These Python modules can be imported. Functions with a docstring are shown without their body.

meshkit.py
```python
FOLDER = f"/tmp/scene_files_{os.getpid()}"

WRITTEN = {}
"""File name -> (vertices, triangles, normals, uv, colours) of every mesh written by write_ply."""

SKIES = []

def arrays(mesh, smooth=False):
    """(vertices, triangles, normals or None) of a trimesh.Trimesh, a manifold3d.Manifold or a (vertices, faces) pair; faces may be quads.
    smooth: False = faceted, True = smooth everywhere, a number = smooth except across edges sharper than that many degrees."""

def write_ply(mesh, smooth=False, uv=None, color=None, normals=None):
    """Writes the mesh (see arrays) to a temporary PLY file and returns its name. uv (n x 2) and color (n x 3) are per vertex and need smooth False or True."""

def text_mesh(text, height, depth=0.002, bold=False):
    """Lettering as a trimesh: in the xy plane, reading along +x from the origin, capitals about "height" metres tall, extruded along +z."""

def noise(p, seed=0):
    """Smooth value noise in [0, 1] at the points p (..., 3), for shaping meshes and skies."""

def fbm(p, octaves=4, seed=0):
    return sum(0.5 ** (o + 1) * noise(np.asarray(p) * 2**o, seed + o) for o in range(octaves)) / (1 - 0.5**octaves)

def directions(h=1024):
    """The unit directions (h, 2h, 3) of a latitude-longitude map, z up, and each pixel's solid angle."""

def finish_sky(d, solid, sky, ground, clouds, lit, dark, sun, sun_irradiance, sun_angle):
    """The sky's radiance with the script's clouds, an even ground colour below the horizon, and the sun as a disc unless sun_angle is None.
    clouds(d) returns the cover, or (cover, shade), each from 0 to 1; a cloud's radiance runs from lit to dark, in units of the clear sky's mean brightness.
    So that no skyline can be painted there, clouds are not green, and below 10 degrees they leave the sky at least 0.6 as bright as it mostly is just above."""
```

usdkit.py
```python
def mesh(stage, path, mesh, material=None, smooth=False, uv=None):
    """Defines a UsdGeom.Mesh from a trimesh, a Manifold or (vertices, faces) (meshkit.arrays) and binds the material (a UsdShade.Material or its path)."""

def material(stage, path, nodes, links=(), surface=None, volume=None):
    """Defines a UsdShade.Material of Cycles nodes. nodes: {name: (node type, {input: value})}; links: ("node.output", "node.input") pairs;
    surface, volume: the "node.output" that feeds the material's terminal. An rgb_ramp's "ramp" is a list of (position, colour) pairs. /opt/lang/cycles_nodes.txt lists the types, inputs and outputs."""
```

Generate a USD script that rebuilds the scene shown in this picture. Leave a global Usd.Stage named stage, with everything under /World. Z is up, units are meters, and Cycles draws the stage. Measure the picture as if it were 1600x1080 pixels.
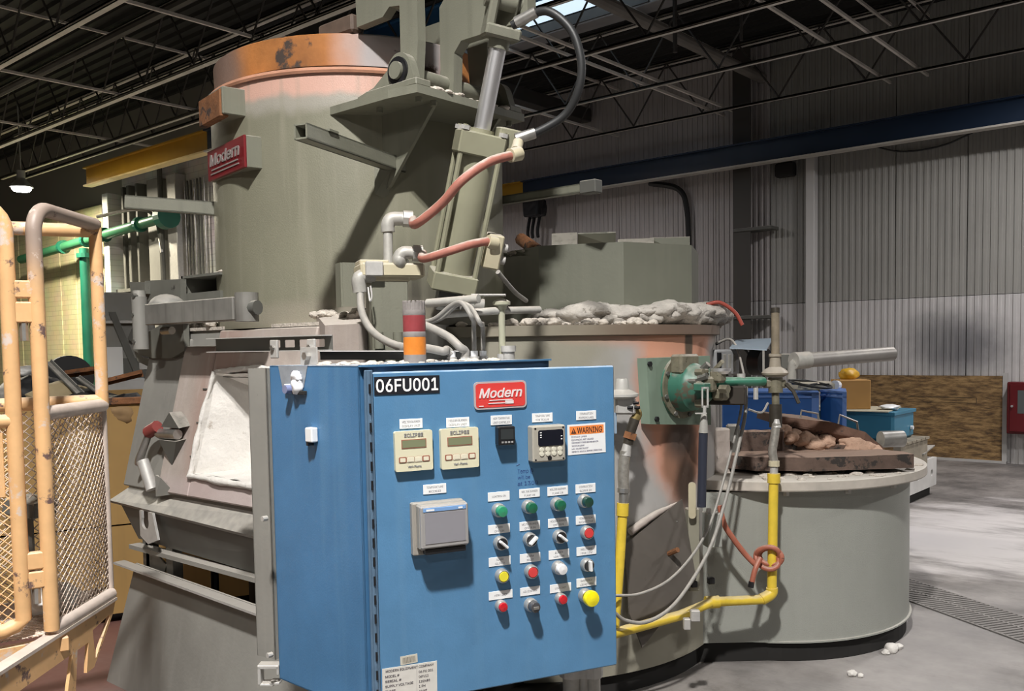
import math, random
import numpy as np, trimesh
import usdkit, meshkit
from pxr import Usd, UsdGeom, UsdLux, UsdShade, Gf, Sdf, Vt

stage = Usd.Stage.CreateInMemory()
UsdGeom.SetStageUpAxis(stage, 'Z'); UsdGeom.SetStageMetersPerUnit(stage, 1.0)
UsdGeom.Xform.Define(stage, '/World'); UsdGeom.Scope.Define(stage, '/World/Looks')
rng = random.Random(7); nrng = np.random.default_rng(7)

# ---------------------------------------------------------------- camera
# X and Y are the axes of the building, z = 0 its floor; the camera stands at the origin, at eye height.
CF, PITCH, ROLL, PSI, CPX, CPY, EYE = 1412.3, math.radians(3.2445), math.radians(-.98246), math.radians(40.648), 800., 621.83, 1.6
FW = np.array([math.cos(PSI)*math.cos(PITCH), math.sin(PSI)*math.cos(PITCH), -math.sin(PITCH)])
_r0 = np.array([math.sin(PSI), -math.cos(PSI), 0]); _u0 = np.cross(_r0, FW)
RT = math.cos(ROLL)*_r0+math.sin(ROLL)*_u0; UP = -math.sin(ROLL)*_r0+math.cos(ROLL)*_u0
E0 = np.array([0, 0, EYE])
cam = UsdGeom.Camera.Define(stage, '/World/camera')
mx = Gf.Matrix4d(1)
for i, v in enumerate((RT, UP, -FW, E0)):
    mx.SetRow(i, Gf.Vec4d(*map(float, v), 1.0 if i == 3 else 0.0))
cam.AddTransformOp().Set(mx)
FL = 31.0
cam.CreateFocalLengthAttr(FL); cam.CreateHorizontalApertureAttr(FL*1600/CF)
cam.CreateVerticalApertureAttr(FL*1080/CF)
cam.CreateVerticalApertureOffsetAttr(FL*(CPY-540)/CF)
cam.CreateClippingRangeAttr(Gf.Vec2f(.05, 200))
cam.CreateExposureAttr(EXPOSURE := 0.0)

# ---------------------------------------------------------------- light: high-bay lamps under the roof, with unseen ones added for fill
def disk(name, pos, radius, watts, color):
    l = UsdLux.DiskLight.Define(stage, '/World/Lights/'+name)
    l.CreateRadiusAttr(radius); l.CreateIntensityAttr(watts/(math.pi*radius*radius)/math.pi); l.CreateColorAttr(Gf.Vec3f(*color))
    l.AddTranslateOp().Set(Gf.Vec3d(*pos))
UsdGeom.Scope.Define(stage, '/World/Lights')
LAMPS = [  # position, lens radius, power, colour, shade radius, shade depth
    ((-.45, .20, 6.0), .16, 1060, (1., .97, .93), .37, .20),
    ((6.6, 16.9, 4.53), .16, 420, (1., .90, .68), 0, 0),
    ((3.4, 13.6, 5.5), .2, 650, (1., .92, .74), .40, .16),  # unseen, added to light the cream wall
    ((8.4, -3.4, 5.0), .3, 330, (1., .97, .95), .48, .2),  # added out of view to light the right floor and wall
    ((10.2, 1.0, 5.0), .25, 190, (1., .96, .95), .45, .1),  # added out of view for more light on the ribbed wall
    ((7.3, 9.4, 5.1), .25, 190, (1., .94, .92), .45, .1),  # added behind the stack to brighten the far part of the right wall
    ((-2.9, 5.0, 5.6), .4, 80, (1., .94, .84), .55, .22),  # added fill lamp from the left, no such source known
    ((-4.2, -3.4, 5.8), .5, 90, (1., .97, .95), .65, .1),  # added fill lamp, softens shadows from behind the camera
]
for i, (p, r, w, c, _a, _b) in enumerate(LAMPS):
    disk('lamp_%02d' % i, (p[0], p[1], p[2]-(.012 if _a else .082)), r, w, c)

# ---------------------------------------------------------------- points of the photograph on planes of the place
def ray(x, y): return FW+RT*((x-CPX)/CF)+UP*((CPY-y)/CF)
def at(x, y, d): return E0+ray(x, y)*d                       # at a distance along the view axis
def onz(x, y, z=0.): r = ray(x, y); return E0+r*((z-EYE)/r[2])
def onx(x, y, X): r = ray(x, y); return E0+r*(X/r[0])
def ony(x, y, Y): r = ray(x, y); return E0+r*(Y/r[1])
def onplane(x, y, o, n): r = ray(x, y); return E0+r*(np.dot(np.asarray(o)-E0, n)/np.dot(r, n))
V = lambda *a: np.array(a, float)
def unit(v): v = np.asarray(v, float); return v/np.linalg.norm(v)
def yawv(deg): a = math.radians(deg); return V(math.cos(a), math.sin(a), 0)
ZZ = V(0, 0, 1)

# ---------------------------------------------------------------- meshes
class Fr:
    """A frame: origin and three axes."""
    def __init__(s, o, ex, ey, ez=None):
        s.o = np.asarray(o, float); s.ex = unit(ex); s.ey = unit(ey)
        s.ez = unit(np.cross(s.ex, s.ey)) if ez is None else unit(ez)
    def p(s, u, v, w=0.): return s.o+s.ex*u+s.ey*v+s.ez*w
    def m(s, pts): pts = np.asarray(pts, float); return s.o+pts[:, :1]*s.ex+pts[:, 1:2]*s.ey+pts[:, 2:3]*s.ez
def frx(o, yaw=0): return Fr(o, yawv(yaw), yawv(yaw+90), ZZ)

def catmull(pts, n=8):
    p = np.asarray(pts, float); p = np.vstack([2*p[0]-p[1], p, 2*p[-1]-p[-2]]); out = []
    for i in range(1, len(p)-2):
        a, b, c, d = p[i-1:i+3]
        for t in np.linspace(0, 1, n, endpoint=False):
            out.append(.5*((2*b)+(-a+c)*t+(2*a-5*b+4*c-d)*t*t+(-a+3*b-3*c+d)*t**3))
    out.append(p[-2]); return np.array(out)

class MB:
    """Collects shapes that become one mesh."""
    def __init__(s): s.v, s.f, s.n = [], [], 0
    def add(s, v, f):
        v = np.asarray(v, float); f = np.asarray(f, int)
        if f.shape[1] == 4: f = np.vstack([f[:, [0, 1, 2]], f[:, [0, 2, 3]]])
        s.v.append(v); s.f.append(f+s.n); s.n += len(v); return s
    def tm(s, m): return s.add(m.vertices, m.faces)
    def hull(s, pts):
        h = trimesh.convex.convex_hull(np.asarray(pts, float)); return s.tm(h)
    def box(s, fr, lo, hi, b=0.):
        lo = np.minimum(lo, hi)*1.; hi2 = np.maximum(lo, hi)*1.; c = (lo+hi2)/2; h = (hi2-lo)/2; b = min(b, .45*h.min())
        P = []
        for sx in (-1, 1):
            for sy in (-1, 1):
                for sz in (-1, 1):
                    q = np.array([sx, sy, sz])*h
                    if b <= 0: P.append(c+q)
                    else:
                        for k in range(3):
                            e = np.array([sx, sy, sz])*b; e[k] = 0; P.append(c+q-e)
        return s.hull(fr.m(P))
    def cyl(s, p0, p1, r0, r1=None, n=20, inner=0.):
        r1 = r0 if r1 is None else r1; p0 = np.asarray(p0, float); p1 = np.asarray(p1, float)
        a = unit(p1-p0); t = np.cross(a, [0, 0, 1.] if abs(a[2]) < .9 else [1., 0, 0]); t = unit(t); b = np.cross(a, t)
        th = np.arange(n)*2*math.pi/n; c = np.cos(th)[:, None]*t+np.sin(th)[:, None]*b; i = np.arange(n); j = (i+1) % n
        if inner <= 0:
            v = np.vstack([p0+c*r0, p1+c*r1, [p0], [p1]])
            f = np.vstack([np.stack([i, i+n, j], 1), np.stack([j, i+n, j+n], 1), np.stack([i*0+2*n, i, j], 1), np.stack([i*0+2*n+1, j+n, i+n], 1)])
        else:
            v = np.vstack([p0+c*r0, p1+c*r1, p0+c*inner, p1+c*inner])
            f = np.vstack([np.stack([i, i+n, j], 1), np.stack([j, i+n, j+n], 1), np.stack([i+2*n, j+2*n, i+3*n], 1), np.stack([j+2*n, j+3*n, i+3*n], 1),
                           np.stack([i, j, i+2*n], 1), np.stack([j, j+2*n, i+2*n], 1), np.stack([i+n, i+3*n, j+n], 1), np.stack([j+n, i+3*n, j+3*n], 1)])
        return s.add(v, f[:, ::-1])
    def tube(s, pts, r, n=10, smooth=0, cap=True):
        p = catmull(pts, smooth) if smooth else np.asarray(pts, float)
        rr = np.broadcast_to(np.asarray(r, float), (len(p),)) if np.ndim(r) == 0 or len(np.atleast_1d(r)) == len(p) else np.interp(np.linspace(0, 1, len(p)), np.linspace(0, 1, len(r)), r)
        t = np.gradient(p, axis=0); t /= np.linalg.norm(t, axis=1, keepdims=True)+1e-12
        a = np.cross(t[0], [0, 0, 1.] if abs(t[0][2]) < .9 else [1., 0, 0]); A = []
        for k in range(len(p)):
            a = a-t[k]*np.dot(a, t[k]); a = a/np.linalg.norm(a); A.append(a)
        A = np.array(A); B = np.cross(t, A); th = np.arange(n)*2*math.pi/n
        v = (p[:, None]+rr[:, None, None]*(np.cos(th)[None, :, None]*A[:, None]+np.sin(th)[None, :, None]*B[:, None])).reshape(-1, 3)
        i, j = np.meshgrid(np.arange(len(p)-1), np.arange(n), indexing='ij'); i = i.ravel(); j = j.ravel(); k = (j+1) % n
        q = np.stack([i*n+j, i*n+k, (i+1)*n+k, (i+1)*n+j], 1)
        f = np.vstack([q[:, [0, 1, 2]], q[:, [0, 2, 3]]])
        if cap:
            c0 = len(v); v = np.vstack([v, p[:1], p[-1:]]); e = (len(p)-1)*n; jj = np.arange(n); kk = (jj+1) % n
            f = np.vstack([f, np.stack([kk*0+c0, kk, jj], 1), np.stack([kk*0+c0+1, e+jj, e+kk], 1)])
        return s.add(v, f)
    def lathe(s, fr, prof, n=32, a0=0., a1=2*math.pi):
        """prof: (radius, height) pairs about the frame's third axis."""
        full = abs(a1-a0-2*math.pi) < 1e-6; th = np.linspace(a0, a1, n+1)[:n] if full else np.linspace(a0, a1, n+1); m = len(th)
        pts = np.array([[r*math.cos(t), r*math.sin(t), z] for r, z in prof for t in th]); f = []
        for i in range(len(prof)-1):
            for j in range(m if full else m-1):
                k = (j+1) % m; f.append([i*m+j, i*m+k, (i+1)*m+k, (i+1)*m+j])
        return s.add(fr.m(pts), f)
    def prism(s, fr, poly, w0, w1):
        """A polygon in the frame's first two axes, extruded along the third."""
        from shapely.geometry import Polygon
        pg = poly if hasattr(poly, 'exterior') else Polygon(poly)
        m = trimesh.creation.extrude_polygon(pg.buffer(0), abs(w1-w0), engine='earcut'); v = np.array(m.vertices); v[:, 2] += min(w0, w1)
        return s.add(fr.m(v), m.faces)
    def text(s, fr, txt, x, y, h, depth=.0006, bold=False, width=None, italic=0., anchor='l'):
        m = meshkit.text_mesh(txt, h, depth, bold); v = np.array(m.vertices); v[:, 0] -= v[:, 0].min(); w = v[:, 0].max()
        if width: v[:, 0] *= width/w; w = width
        v[:, 0] += italic*v[:, 1]
        if anchor == 'c': v[:, 0] -= w/2
        v[:, 0] += x; v[:, 1] += y
        return s.add(fr.m(v), m.faces)
    def grid(s, v):
        """A surface from a grid of points (a, b, 3)."""
        a, b = v.shape[:2]; i, j = np.meshgrid(np.arange(a-1), np.arange(b-1), indexing='ij'); i = i.ravel(); j = j.ravel()
        return s.add(v.reshape(-1, 3), np.stack([i*b+j, i*b+j+1, (i+1)*b+j+1, (i+1)*b+j], 1))
    def rough(s, amp, scale, seed=0, sub=None):
        """Displaces what is collected so far by noise; sub: longest edge after subdividing."""
        v = np.vstack(s.v); f = np.vstack(s.f)
        if sub: 
            m = trimesh.Trimesh(v, f, process=True); v, f = trimesh.remesh.subdivide_to_size(m.vertices, m.faces, sub, max_iter=12)
            m = trimesh.Trimesh(v, f, process=True); v, f = np.array(m.vertices), np.array(m.faces)
        m = trimesh.Trimesh(v, f, process=False); k = meshkit.fbm(v*scale, 3, seed)-.5
        v = v+np.array(m.vertex_normals)*(k*2*amp)[:, None]
        s.v, s.f, s.n = [v], [f], len(v); return s
    def build(s, name, mat, parent=None, smooth=False, label=None, **kw):
        base = parent.GetPath() if parent is not None else Sdf.Path('/World')
        off = OFF.get(str(base), V(0, 0, 0))
        pr = usdkit.mesh(stage, numbered(base, name), (np.vstack(s.v)-off, np.vstack(s.f)), mat, smooth=smooth).GetPrim()
        OFF[str(pr.GetPath())] = off
        m = UsdGeom.Mesh(pr); pts = np.vstack(s.v)-off
        m.CreateExtentAttr([Gf.Vec3f(*map(float, pts.min(0))), Gf.Vec3f(*map(float, pts.max(0)))])
        if label: pr.SetCustomDataByKey('label', label)
        for k, v in kw.items(): pr.SetCustomDataByKey(k, v)
        return pr
OFF, USED = {}, {}
def numbered(base, name):
    key = '%s/%s' % (base, name); n = USED.get(key, 0); USED[key] = n+1
    return key if n == 0 else '%s_%03d' % (key, n)
def thing(name, label, cat, loc=(0, 0, 0), group=None):
    p = numbered('/World', name); x = UsdGeom.Xform.Define(stage, p); x.AddTranslateOp().Set(Gf.Vec3d(*map(float, loc)))
    OFF[p] = np.asarray(loc, float); o = x.GetPrim(); tag(o, label, cat, group); return o
def tag(o, label, cat=None, group=None):
    o.SetCustomDataByKey('label', label)
    if cat: o.SetCustomDataByKey('category', cat)
    if group: o.SetCustomDataByKey('group', group)
    return o
def struct(name, mb=None, mat=None, loc=(0, 0, 0), label=None, smooth=False):
    if mb is None:
        p = numbered('/World', name); x = UsdGeom.Xform.Define(stage, p); x.AddTranslateOp().Set(Gf.Vec3d(*map(float, loc))); OFF[p] = np.asarray(loc, float); o = x.GetPrim()
    else: o = mb.build(name, mat, None, smooth)
    o.SetCustomDataByKey('kind', 'structure')
    if label: o.SetCustomDataByKey('label', label)
    return o
def dup(root, loc, rotz=0., label=None, scale=None):
    was = root.GetCustomData(); base = root.GetName().rstrip('0123456789').rstrip('_')
    p = numbered('/World', base); x = UsdGeom.Xform.Define(stage, p)
    x.AddTranslateOp().Set(Gf.Vec3d(*map(float, loc)))
    if rotz: x.AddRotateZOp().Set(rotz)
    if scale: x.AddScaleOp().Set(Gf.Vec3f(*scale))
    r = x.GetPrim(); r.GetReferences().AddInternalReference(root.GetPath()); r.SetInstanceable(True)
    tag(r, label or was['label'], was['category'], was.get('group')); return r

# ---------------------------------------------------------------- materials
def paint(name, c, rough=.55, metal=0., var=.18, vscale=3., spots=None, dust=None, bump=0., bscale=60., streak=None, stain=None, extra=None, coat=0.):
    """Painted or bare surface. c: colour; var: tone variation; spots: (colour, cover 0..1, scale) of worn patches; dust: (colour, amount) lying on what
    faces up; streak: (colour, amount) in long vertical runs; stain: list of (centre, radii, colour, softness, amount) - scorched or soiled regions of the thing."""
    N = {'g': ('geometry', {}), 'n1': ('noise_texture', {'scale': vscale, 'detail': 5., 'roughness': .6}),
         'r1': ('rgb_ramp', {'ramp': [(.25, tuple(x*(1-var) for x in c)), (.75, tuple(min(1, x*(1+var)) for x in c))]}),
         'p': ('principled_bsdf', {'roughness': rough, 'metallic': metal, 'coat_weight': coat, 'coat_roughness': .2})}
    L = [('g.position', 'n1.vector'), ('n1.fac', 'r1.fac')]; cur = 'r1.color'; k = [0]
    def mixin(facsock, col):
        nonlocal cur
        k[0] += 1; m = 'm%d' % k[0]; N[m] = ('mix', {'color2': col}); L.append((facsock, m+'.fac')); L.append((cur, m+'.color1')); cur = m+'.color'
    for st in stain or []:
        k[0] += 1; q = 'st%d' % k[0]; cen, rad, col, soft, amt = st
        N[q+'a'] = ('vector_math', {'math_type': 'subtract', 'vector2': tuple(map(float, cen))}); L.append(('g.position', q+'a.vector1'))
        N[q+'b'] = ('vector_math', {'math_type': 'divide', 'vector2': tuple(map(float, rad))}); L.append((q+'a.vector', q+'b.vector1'))
        N[q+'c'] = ('vector_math', {'math_type': 'length'}); L.append((q+'b.vector', q+'c.vector1'))
        N[q+'n'] = ('noise_texture', {'scale': 6., 'detail': 5.}); L.append(('g.position', q+'n.vector'))
        N[q+'d'] = ('math', {'math_type': 'multiply_add', 'value2': .5, 'value3': -.25}); L.append((q+'n.fac', q+'d.value1'))
        N[q+'e'] = ('math', {'math_type': 'add'}); L += [(q+'c.value', q+'e.value1'), (q+'d.value', q+'e.value2')]
        N[q+'f'] = ('map_range', {'from_min': 1.+soft, 'from_max': 1.-soft, 'to_min': 0., 'to_max': amt, 'clamp': True, 'range_type': 'smoothstep'}); L.append((q+'e.value', q+'f.value'))
        mixin(q+'f.result', col)
    if streak:
        N['sm'] = ('mapping', {'scale': (14., 14., .7)}); L.append(('g.position', 'sm.vector'))
        N['sn'] = ('noise_texture', {'scale': 1.6, 'detail': 4.}); L.append(('sm.vector', 'sn.vector'))
        N['sr'] = ('map_range', {'from_min': .52, 'from_max': .75, 'to_min': 0., 'to_max': streak[1], 'clamp': True}); L.append(('sn.fac', 'sr.value')); mixin('sr.result', streak[0])
    if spots:
        for col, cover, sc in (spots if isinstance(spots[0][0], tuple) else [spots]):
            k[0] += 1; q = 'sp%d' % k[0]; lo = .72-.45*cover
            N[q] = ('noise_texture', {'scale': sc, 'detail': 8., 'roughness': .65}); L.append(('g.position', q+'.vector'))
            N[q+'r'] = ('map_range', {'from_min': lo, 'from_max': lo+.05, 'to_min': 0., 'to_max': 1., 'clamp': True}); L.append((q+'.fac', q+'r.value')); mixin(q+'r.result', col)
    if dust:
        N['dx'] = ('separate_xyz', {}); L.append(('g.normal', 'dx.vector'))
        N['dn'] = ('noise_texture', {'scale': 22., 'detail': 4.}); L.append(('g.position', 'dn.vector'))
        N['da'] = ('math', {'math_type': 'multiply_add', 'value2': .9, 'value3': -.35}); L.append(('dn.fac', 'da.value1'))
        N['db'] = ('math', {'math_type': 'add'}); L += [('dx.z', 'db.value1'), ('da.value', 'db.value2')]
        N['dr'] = ('map_range', {'from_min': .55, 'from_max': .95, 'to_min': 0., 'to_max': dust[1], 'clamp': True}); L.append(('db.value', 'dr.value')); mixin('dr.result', dust[0])
    L.append((cur, 'p.base_color'))
    if bump:
        N['bn'] = ('noise_texture', {'scale': bscale, 'detail': 6.}); L.append(('g.position', 'bn.vector'))
        N['b'] = ('bump', {'strength': bump, 'distance': .01}); L += [('bn.fac', 'b.height'), ('b.normal', 'p.normal')]
    if extra: extra(N, L)
    return usdkit.material(stage, '/World/Looks/'+name, N, L, surface='p.BSDF')
def flat(name, c, rough=.5, metal=0., emit=0., **kw):
    d = {'base_color': tuple(c), 'roughness': rough, 'metallic': metal}; d.update(kw)
    if emit: d.update(emission_color=tuple(c), emission_strength=emit)
    return usdkit.material(stage, '/World/Looks/'+name, {'p': ('principled_bsdf', d)}, [], surface='p.BSDF')

DUST = (.50, .46, .41); RUST = (.16, .065, .025)
M = {}
M['olive'] = paint('olive', (.185, .186, .145), .5, var=.14, vscale=1.5, spots=((.10, .10, .075), .12, 9.), dust=(DUST, .55), streak=((.13, .13, .1), .5), bump=.08, bscale=140.)
M['stack'] = paint('stack_paint', (.21, .205, .15), .47, var=.16, vscale=1.1, dust=(DUST, .5), streak=((.235, .225, .16), .55), bump=.10, bscale=160.)
M['tan'] = paint('body_paint', (.275, .262, .205), .6, var=.12, vscale=2., dust=(DUST, .7), spots=((.14, .12, .09), .05, 14.), bump=.08, bscale=120.)
M['grey'] = paint('grey_steel', (.25, .245, .225), .55, var=.14, vscale=2.5, dust=(DUST, .5), streak=((.3, .29, .27), .4), spots=((.12, .11, .1), .05, 12.), bump=.06)
M['greydark'] = paint('dark_grey_steel', (.10, .10, .09), .6, var=.2, vscale=3., dust=(DUST, .6), bump=.05)
M['well'] = paint('well_paint', (.325, .335, .305), .42, var=.06, vscale=2.5, dust=(DUST, .5), streak=((.36, .365, .34), .4), spots=((.2, .18, .12), .02, 20.), bump=.22, bscale=240.)
M['blue'] = paint('cabinet_blue', (.060, .175, .345), .42, var=.13, vscale=5., dust=((.55, .55, .55), .75), streak=((.10, .23, .38), .5), spots=((.42, .45, .48), .0, 30.), bump=.05, bscale=200.)
M['bluedoor'] = paint('door_blue', (.085, .215, .385), .36, var=.12, vscale=6., dust=((.55, .6, .66), .55), streak=((.12, .25, .40), .4), bump=.04, bscale=200.)
M['black'] = flat('black_plastic', (.012, .012, .014), .35)
M['blackrub'] = flat('black_rubber', (.02, .021, .022), .5)
M['dark'] = flat('dark_void', (.015, .014, .013), .9)
M['chrome'] = flat('chrome', (.92, .92, .94), .40, 1.)
M['steel'] = paint('bare_steel', (.42, .41, .39), .42, .85, var=.25, vscale=14.)
M['zinc'] = paint('galvanized', (.5, .49, .47), .55, .35, var=.12, vscale=25., dust=(DUST, .6))
M['white'] = flat('white_label', (.78, .79, .8), .4)
M['ink'] = flat('label_ink', (.20, .20, .22), .6)
M['rust'] = paint('rust', (.20, .085, .035), .85, var=.5, vscale=12., spots=((.05, .035, .03), .35, 18.), bump=.3)
M['yellow'] = paint('pipe_yellow', (.72, .52, .05), .42, var=.1, vscale=20., spots=((.10, .08, .05), .1, 60.), dust=(DUST, .5))
M['redhose'] = paint('red_hose', (.36, .135, .10), .6, var=.15, vscale=30., dust=(DUST, .85))
M['greyhose'] = paint('grey_conduit', (.27, .26, .24), .5, var=.12, vscale=30., dust=(DUST, .45))
M['pipegrey'] = paint('pipe_grey', (.40, .39, .36), .5, .2, var=.15, vscale=30., dust=(DUST, .8))
M['cream'] = paint('cream_paint', (.52, .47, .33), .55, var=.1, vscale=10., spots=((.25, .2, .12), .1, 40.), dust=(DUST, .7))
M['dustpile'] = paint('refractory_dust', (.55, .50, .44), .95, var=.25, vscale=30., spots=((.25, .22, .19), .2, 25.), bump=.6, bscale=90.)
M['refractory'] = paint('refractory_white', (.68, .655, .62), .9, var=.08, vscale=6., spots=((.42, .37, .32), .12, 9.), bump=.5, bscale=45.)
# ================================================================ the hall
WX, WXL = 12.86, 8.2
def concrete():
    N = {'g': ('geometry', {}), 'n1': ('noise_texture', {'scale': 1.3, 'detail': 9., 'roughness': .66}), 'n2': ('noise_texture', {'scale': 9., 'detail': 6., 'roughness': .7}),
         'mp': ('mapping', {'scale': (1.1, .35, 1.), 'rotation': (0., 0., .5)}), 'n3': ('noise_texture', {'scale': 2.2, 'detail': 8., 'roughness': .65}),
         'r1': ('rgb_ramp', {'ramp': [(.34, (.070, .065, .062)), (.5, (.165, .152, .143)), (.64, (.26, .24, .225))]}),
         'r2': ('map_range', {'from_min': .55, 'from_max': .75, 'to_min': 0., 'to_max': .55, 'clamp': True}),
         'm1': ('mix', {'color2': (.07, .065, .06)}), 'm2': ('mix', {'color2': (.62, .59, .58)}), 'm3': ('mix', {'color2': (.20, .075, .055)}),
         'p': ('principled_bsdf', {'roughness': .62}), 'b': ('bump', {'strength': .25, 'distance': .01})}
    L = [('g.position', 'n1.vector'), ('g.position', 'n2.vector'), ('g.position', 'mp.vector'), ('mp.vector', 'n3.vector'), ('n1.fac', 'r1.fac'),
         ('n2.fac', 'r2.value'), ('r2.result', 'm1.fac'), ('r1.color', 'm1.color1')]
    # white refractory powder swept over the floor right of the furnace, a worn red lane on the left
    def blob(q, cen, rad, amt, src, soft=.6, noise='n3.fac', k=1.6):
        N[q+'a'] = ('vector_math', {'math_type': 'subtract', 'vector2': cen}); N[q+'b'] = ('vector_math', {'math_type': 'divide', 'vector2': rad}); N[q+'c'] = ('vector_math', {'math_type': 'length'})
        N[q+'d'] = ('math', {'math_type': 'multiply_add', 'value2': k, 'value3': -.5*k}); N[q+'e'] = ('math', {'math_type': 'subtract'})
        N[q+'f'] = ('map_range', {'from_min': 1.+soft, 'from_max': 1.-soft, 'to_min': 0., 'to_max': amt, 'clamp': True, 'range_type': 'smoothstep'})
        L.extend([('g.position', q+'a.vector1'), (q+'a.vector', q+'b.vector1'), (q+'b.vector', q+'c.vector1'), (noise, q+'d.value1'), (q+'c.value', q+'e.value1'), (q+'d.value', q+'e.value2'), (q+'e.value', q+'f.value')])
        return q+'f.result'
    f1 = blob('w', (7.7, 2.0, 0.), (1.5, .75, 3.), .9, None, .7, k=4.); f2 = blob('x', (4.9, 1.35, 0.), (1.5, .5, 3.), .35, None, .8, k=3.)
    N['mx'] = ('math', {'math_type': 'maximum'}); L.extend([(f1, 'mx.value1'), (f2, 'mx.value2'), ('mx.value', 'm2.fac'), ('m1.color', 'm2.color1')])
    f3 = blob('r', (1.6, 5.6, 0.), (1.9, 1.6, 3.), .75, None, .5, k=1.2); L.extend([(f3, 'm3.fac'), ('m2.color', 'm3.color1'), ('m3.color', 'p.base_color'), ('n2.fac', 'b.height'), ('b.normal', 'p.normal')])
    return usdkit.material(stage, '/World/Looks/concrete', N, L, surface='p.BSDF')
M['floor'] = concrete()
fl = MB(); fl.box(Fr((0, 0, 0), (1, 0, 0), (0, 1, 0)), (-9, -9, -.15), (WX+.2, 27, 0)); struct('floor', fl, M['floor'], label='grey worn concrete floor with white powder and faded red paint')

M['clad_low'] = paint('cladding_pale', (.52, .505, .50), .5, var=.05, vscale=1.5, stain=[((WX, 3.3, 1.5), (.5, .55, .36), (.13, .13, .14), .7, .9), ((WX, 3.6, 1.75), (.5, .3, .2), (.2, .2, .2), .8, .5)], streak=((.36, .35, .34), .35))
M['clad_up'] = paint('cladding_grey', (.30, .295, .275), .5, var=.07, vscale=1.2, streak=((.2, .2, .19), .4))
M['clad_pink'] = paint('cladding_warm', (.46, .43, .425), .5, var=.06, vscale=1.5, streak=((.33, .3, .29), .4))
wr = struct('wall_right', label='ribbed metal cladding wall, grey above and paler below')
def corrugated(y0, y1, z0, z1, mat, wx=WX):
    P, d = .09, .013; ys = []
    n = max(1, round((y1-y0)/P)); st = (y1-y0)/n
    for i in range(n):
        b = y0+i*st; ys += [(b, 0), (b+st*.34, 0), (b+st*.46, d), (b+st*.88, d)]
    ys.append((y1, 0)); g = np.array([[[wx-dd, y, z] for y, dd in ys] for z in (z0, z1)])
    mb = MB(); mb.grid(g); mb.box(Fr((0, 0, 0), (1, 0, 0), (0, 1, 0)), (wx+.002, y0, z0), (wx+.03, y1, z1)); return mb
y = -4.0; k = 0
while y < 11.85:
    y1 = min(y+.9, 11.9)
    bz = 2.16 if y < 5.2 else 2.22
    corrugated(y+.004, y1-.004, .0, bz, M['clad_low']).build('cladding_panel', M['clad_low'], wr)
    corrugated(y+.004, y1-.004, bz+.006, 6.3, None).build('cladding_panel', M['clad_up'] if y < 5.1 else M['clad_pink'], wr)
    y = y1
bx = lambda lo, hi, b=0.: MB().box(Fr((0, 0, 0), (1, 0, 0), (0, 1, 0)), lo, hi, b)
bx((WX-.16, 5.17, 0), (WX-.02, 5.30, 4.6), .01).build('post', flat('post_white', (.6, .59, .58), .5), wr, label='pale painted post')
c = bx((WX-.30, 6.08, 0), (WX-.28, 6.36, 6.), 0); c.box(Fr((0, 0, 0), (1, 0, 0), (0, 1, 0)), (WX-.28, 6.2, 0), (WX-.05, 6.23, 6.)); c.build('column', flat('column_dark', (.05, .045, .04), .6), wr, label='dark steel column')
for zz in (1.95, 3.25):
    bx((WX-.32, 5.75, zz), (WX-.05, 6.35, zz+.05), .005).build('bracket', M['greydark'], wr)
bx((WX-.2, 5.48, 4.0), (WX-.04, 5.75, 4.2), .02).build('vent', M['dark'], wr)
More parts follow.
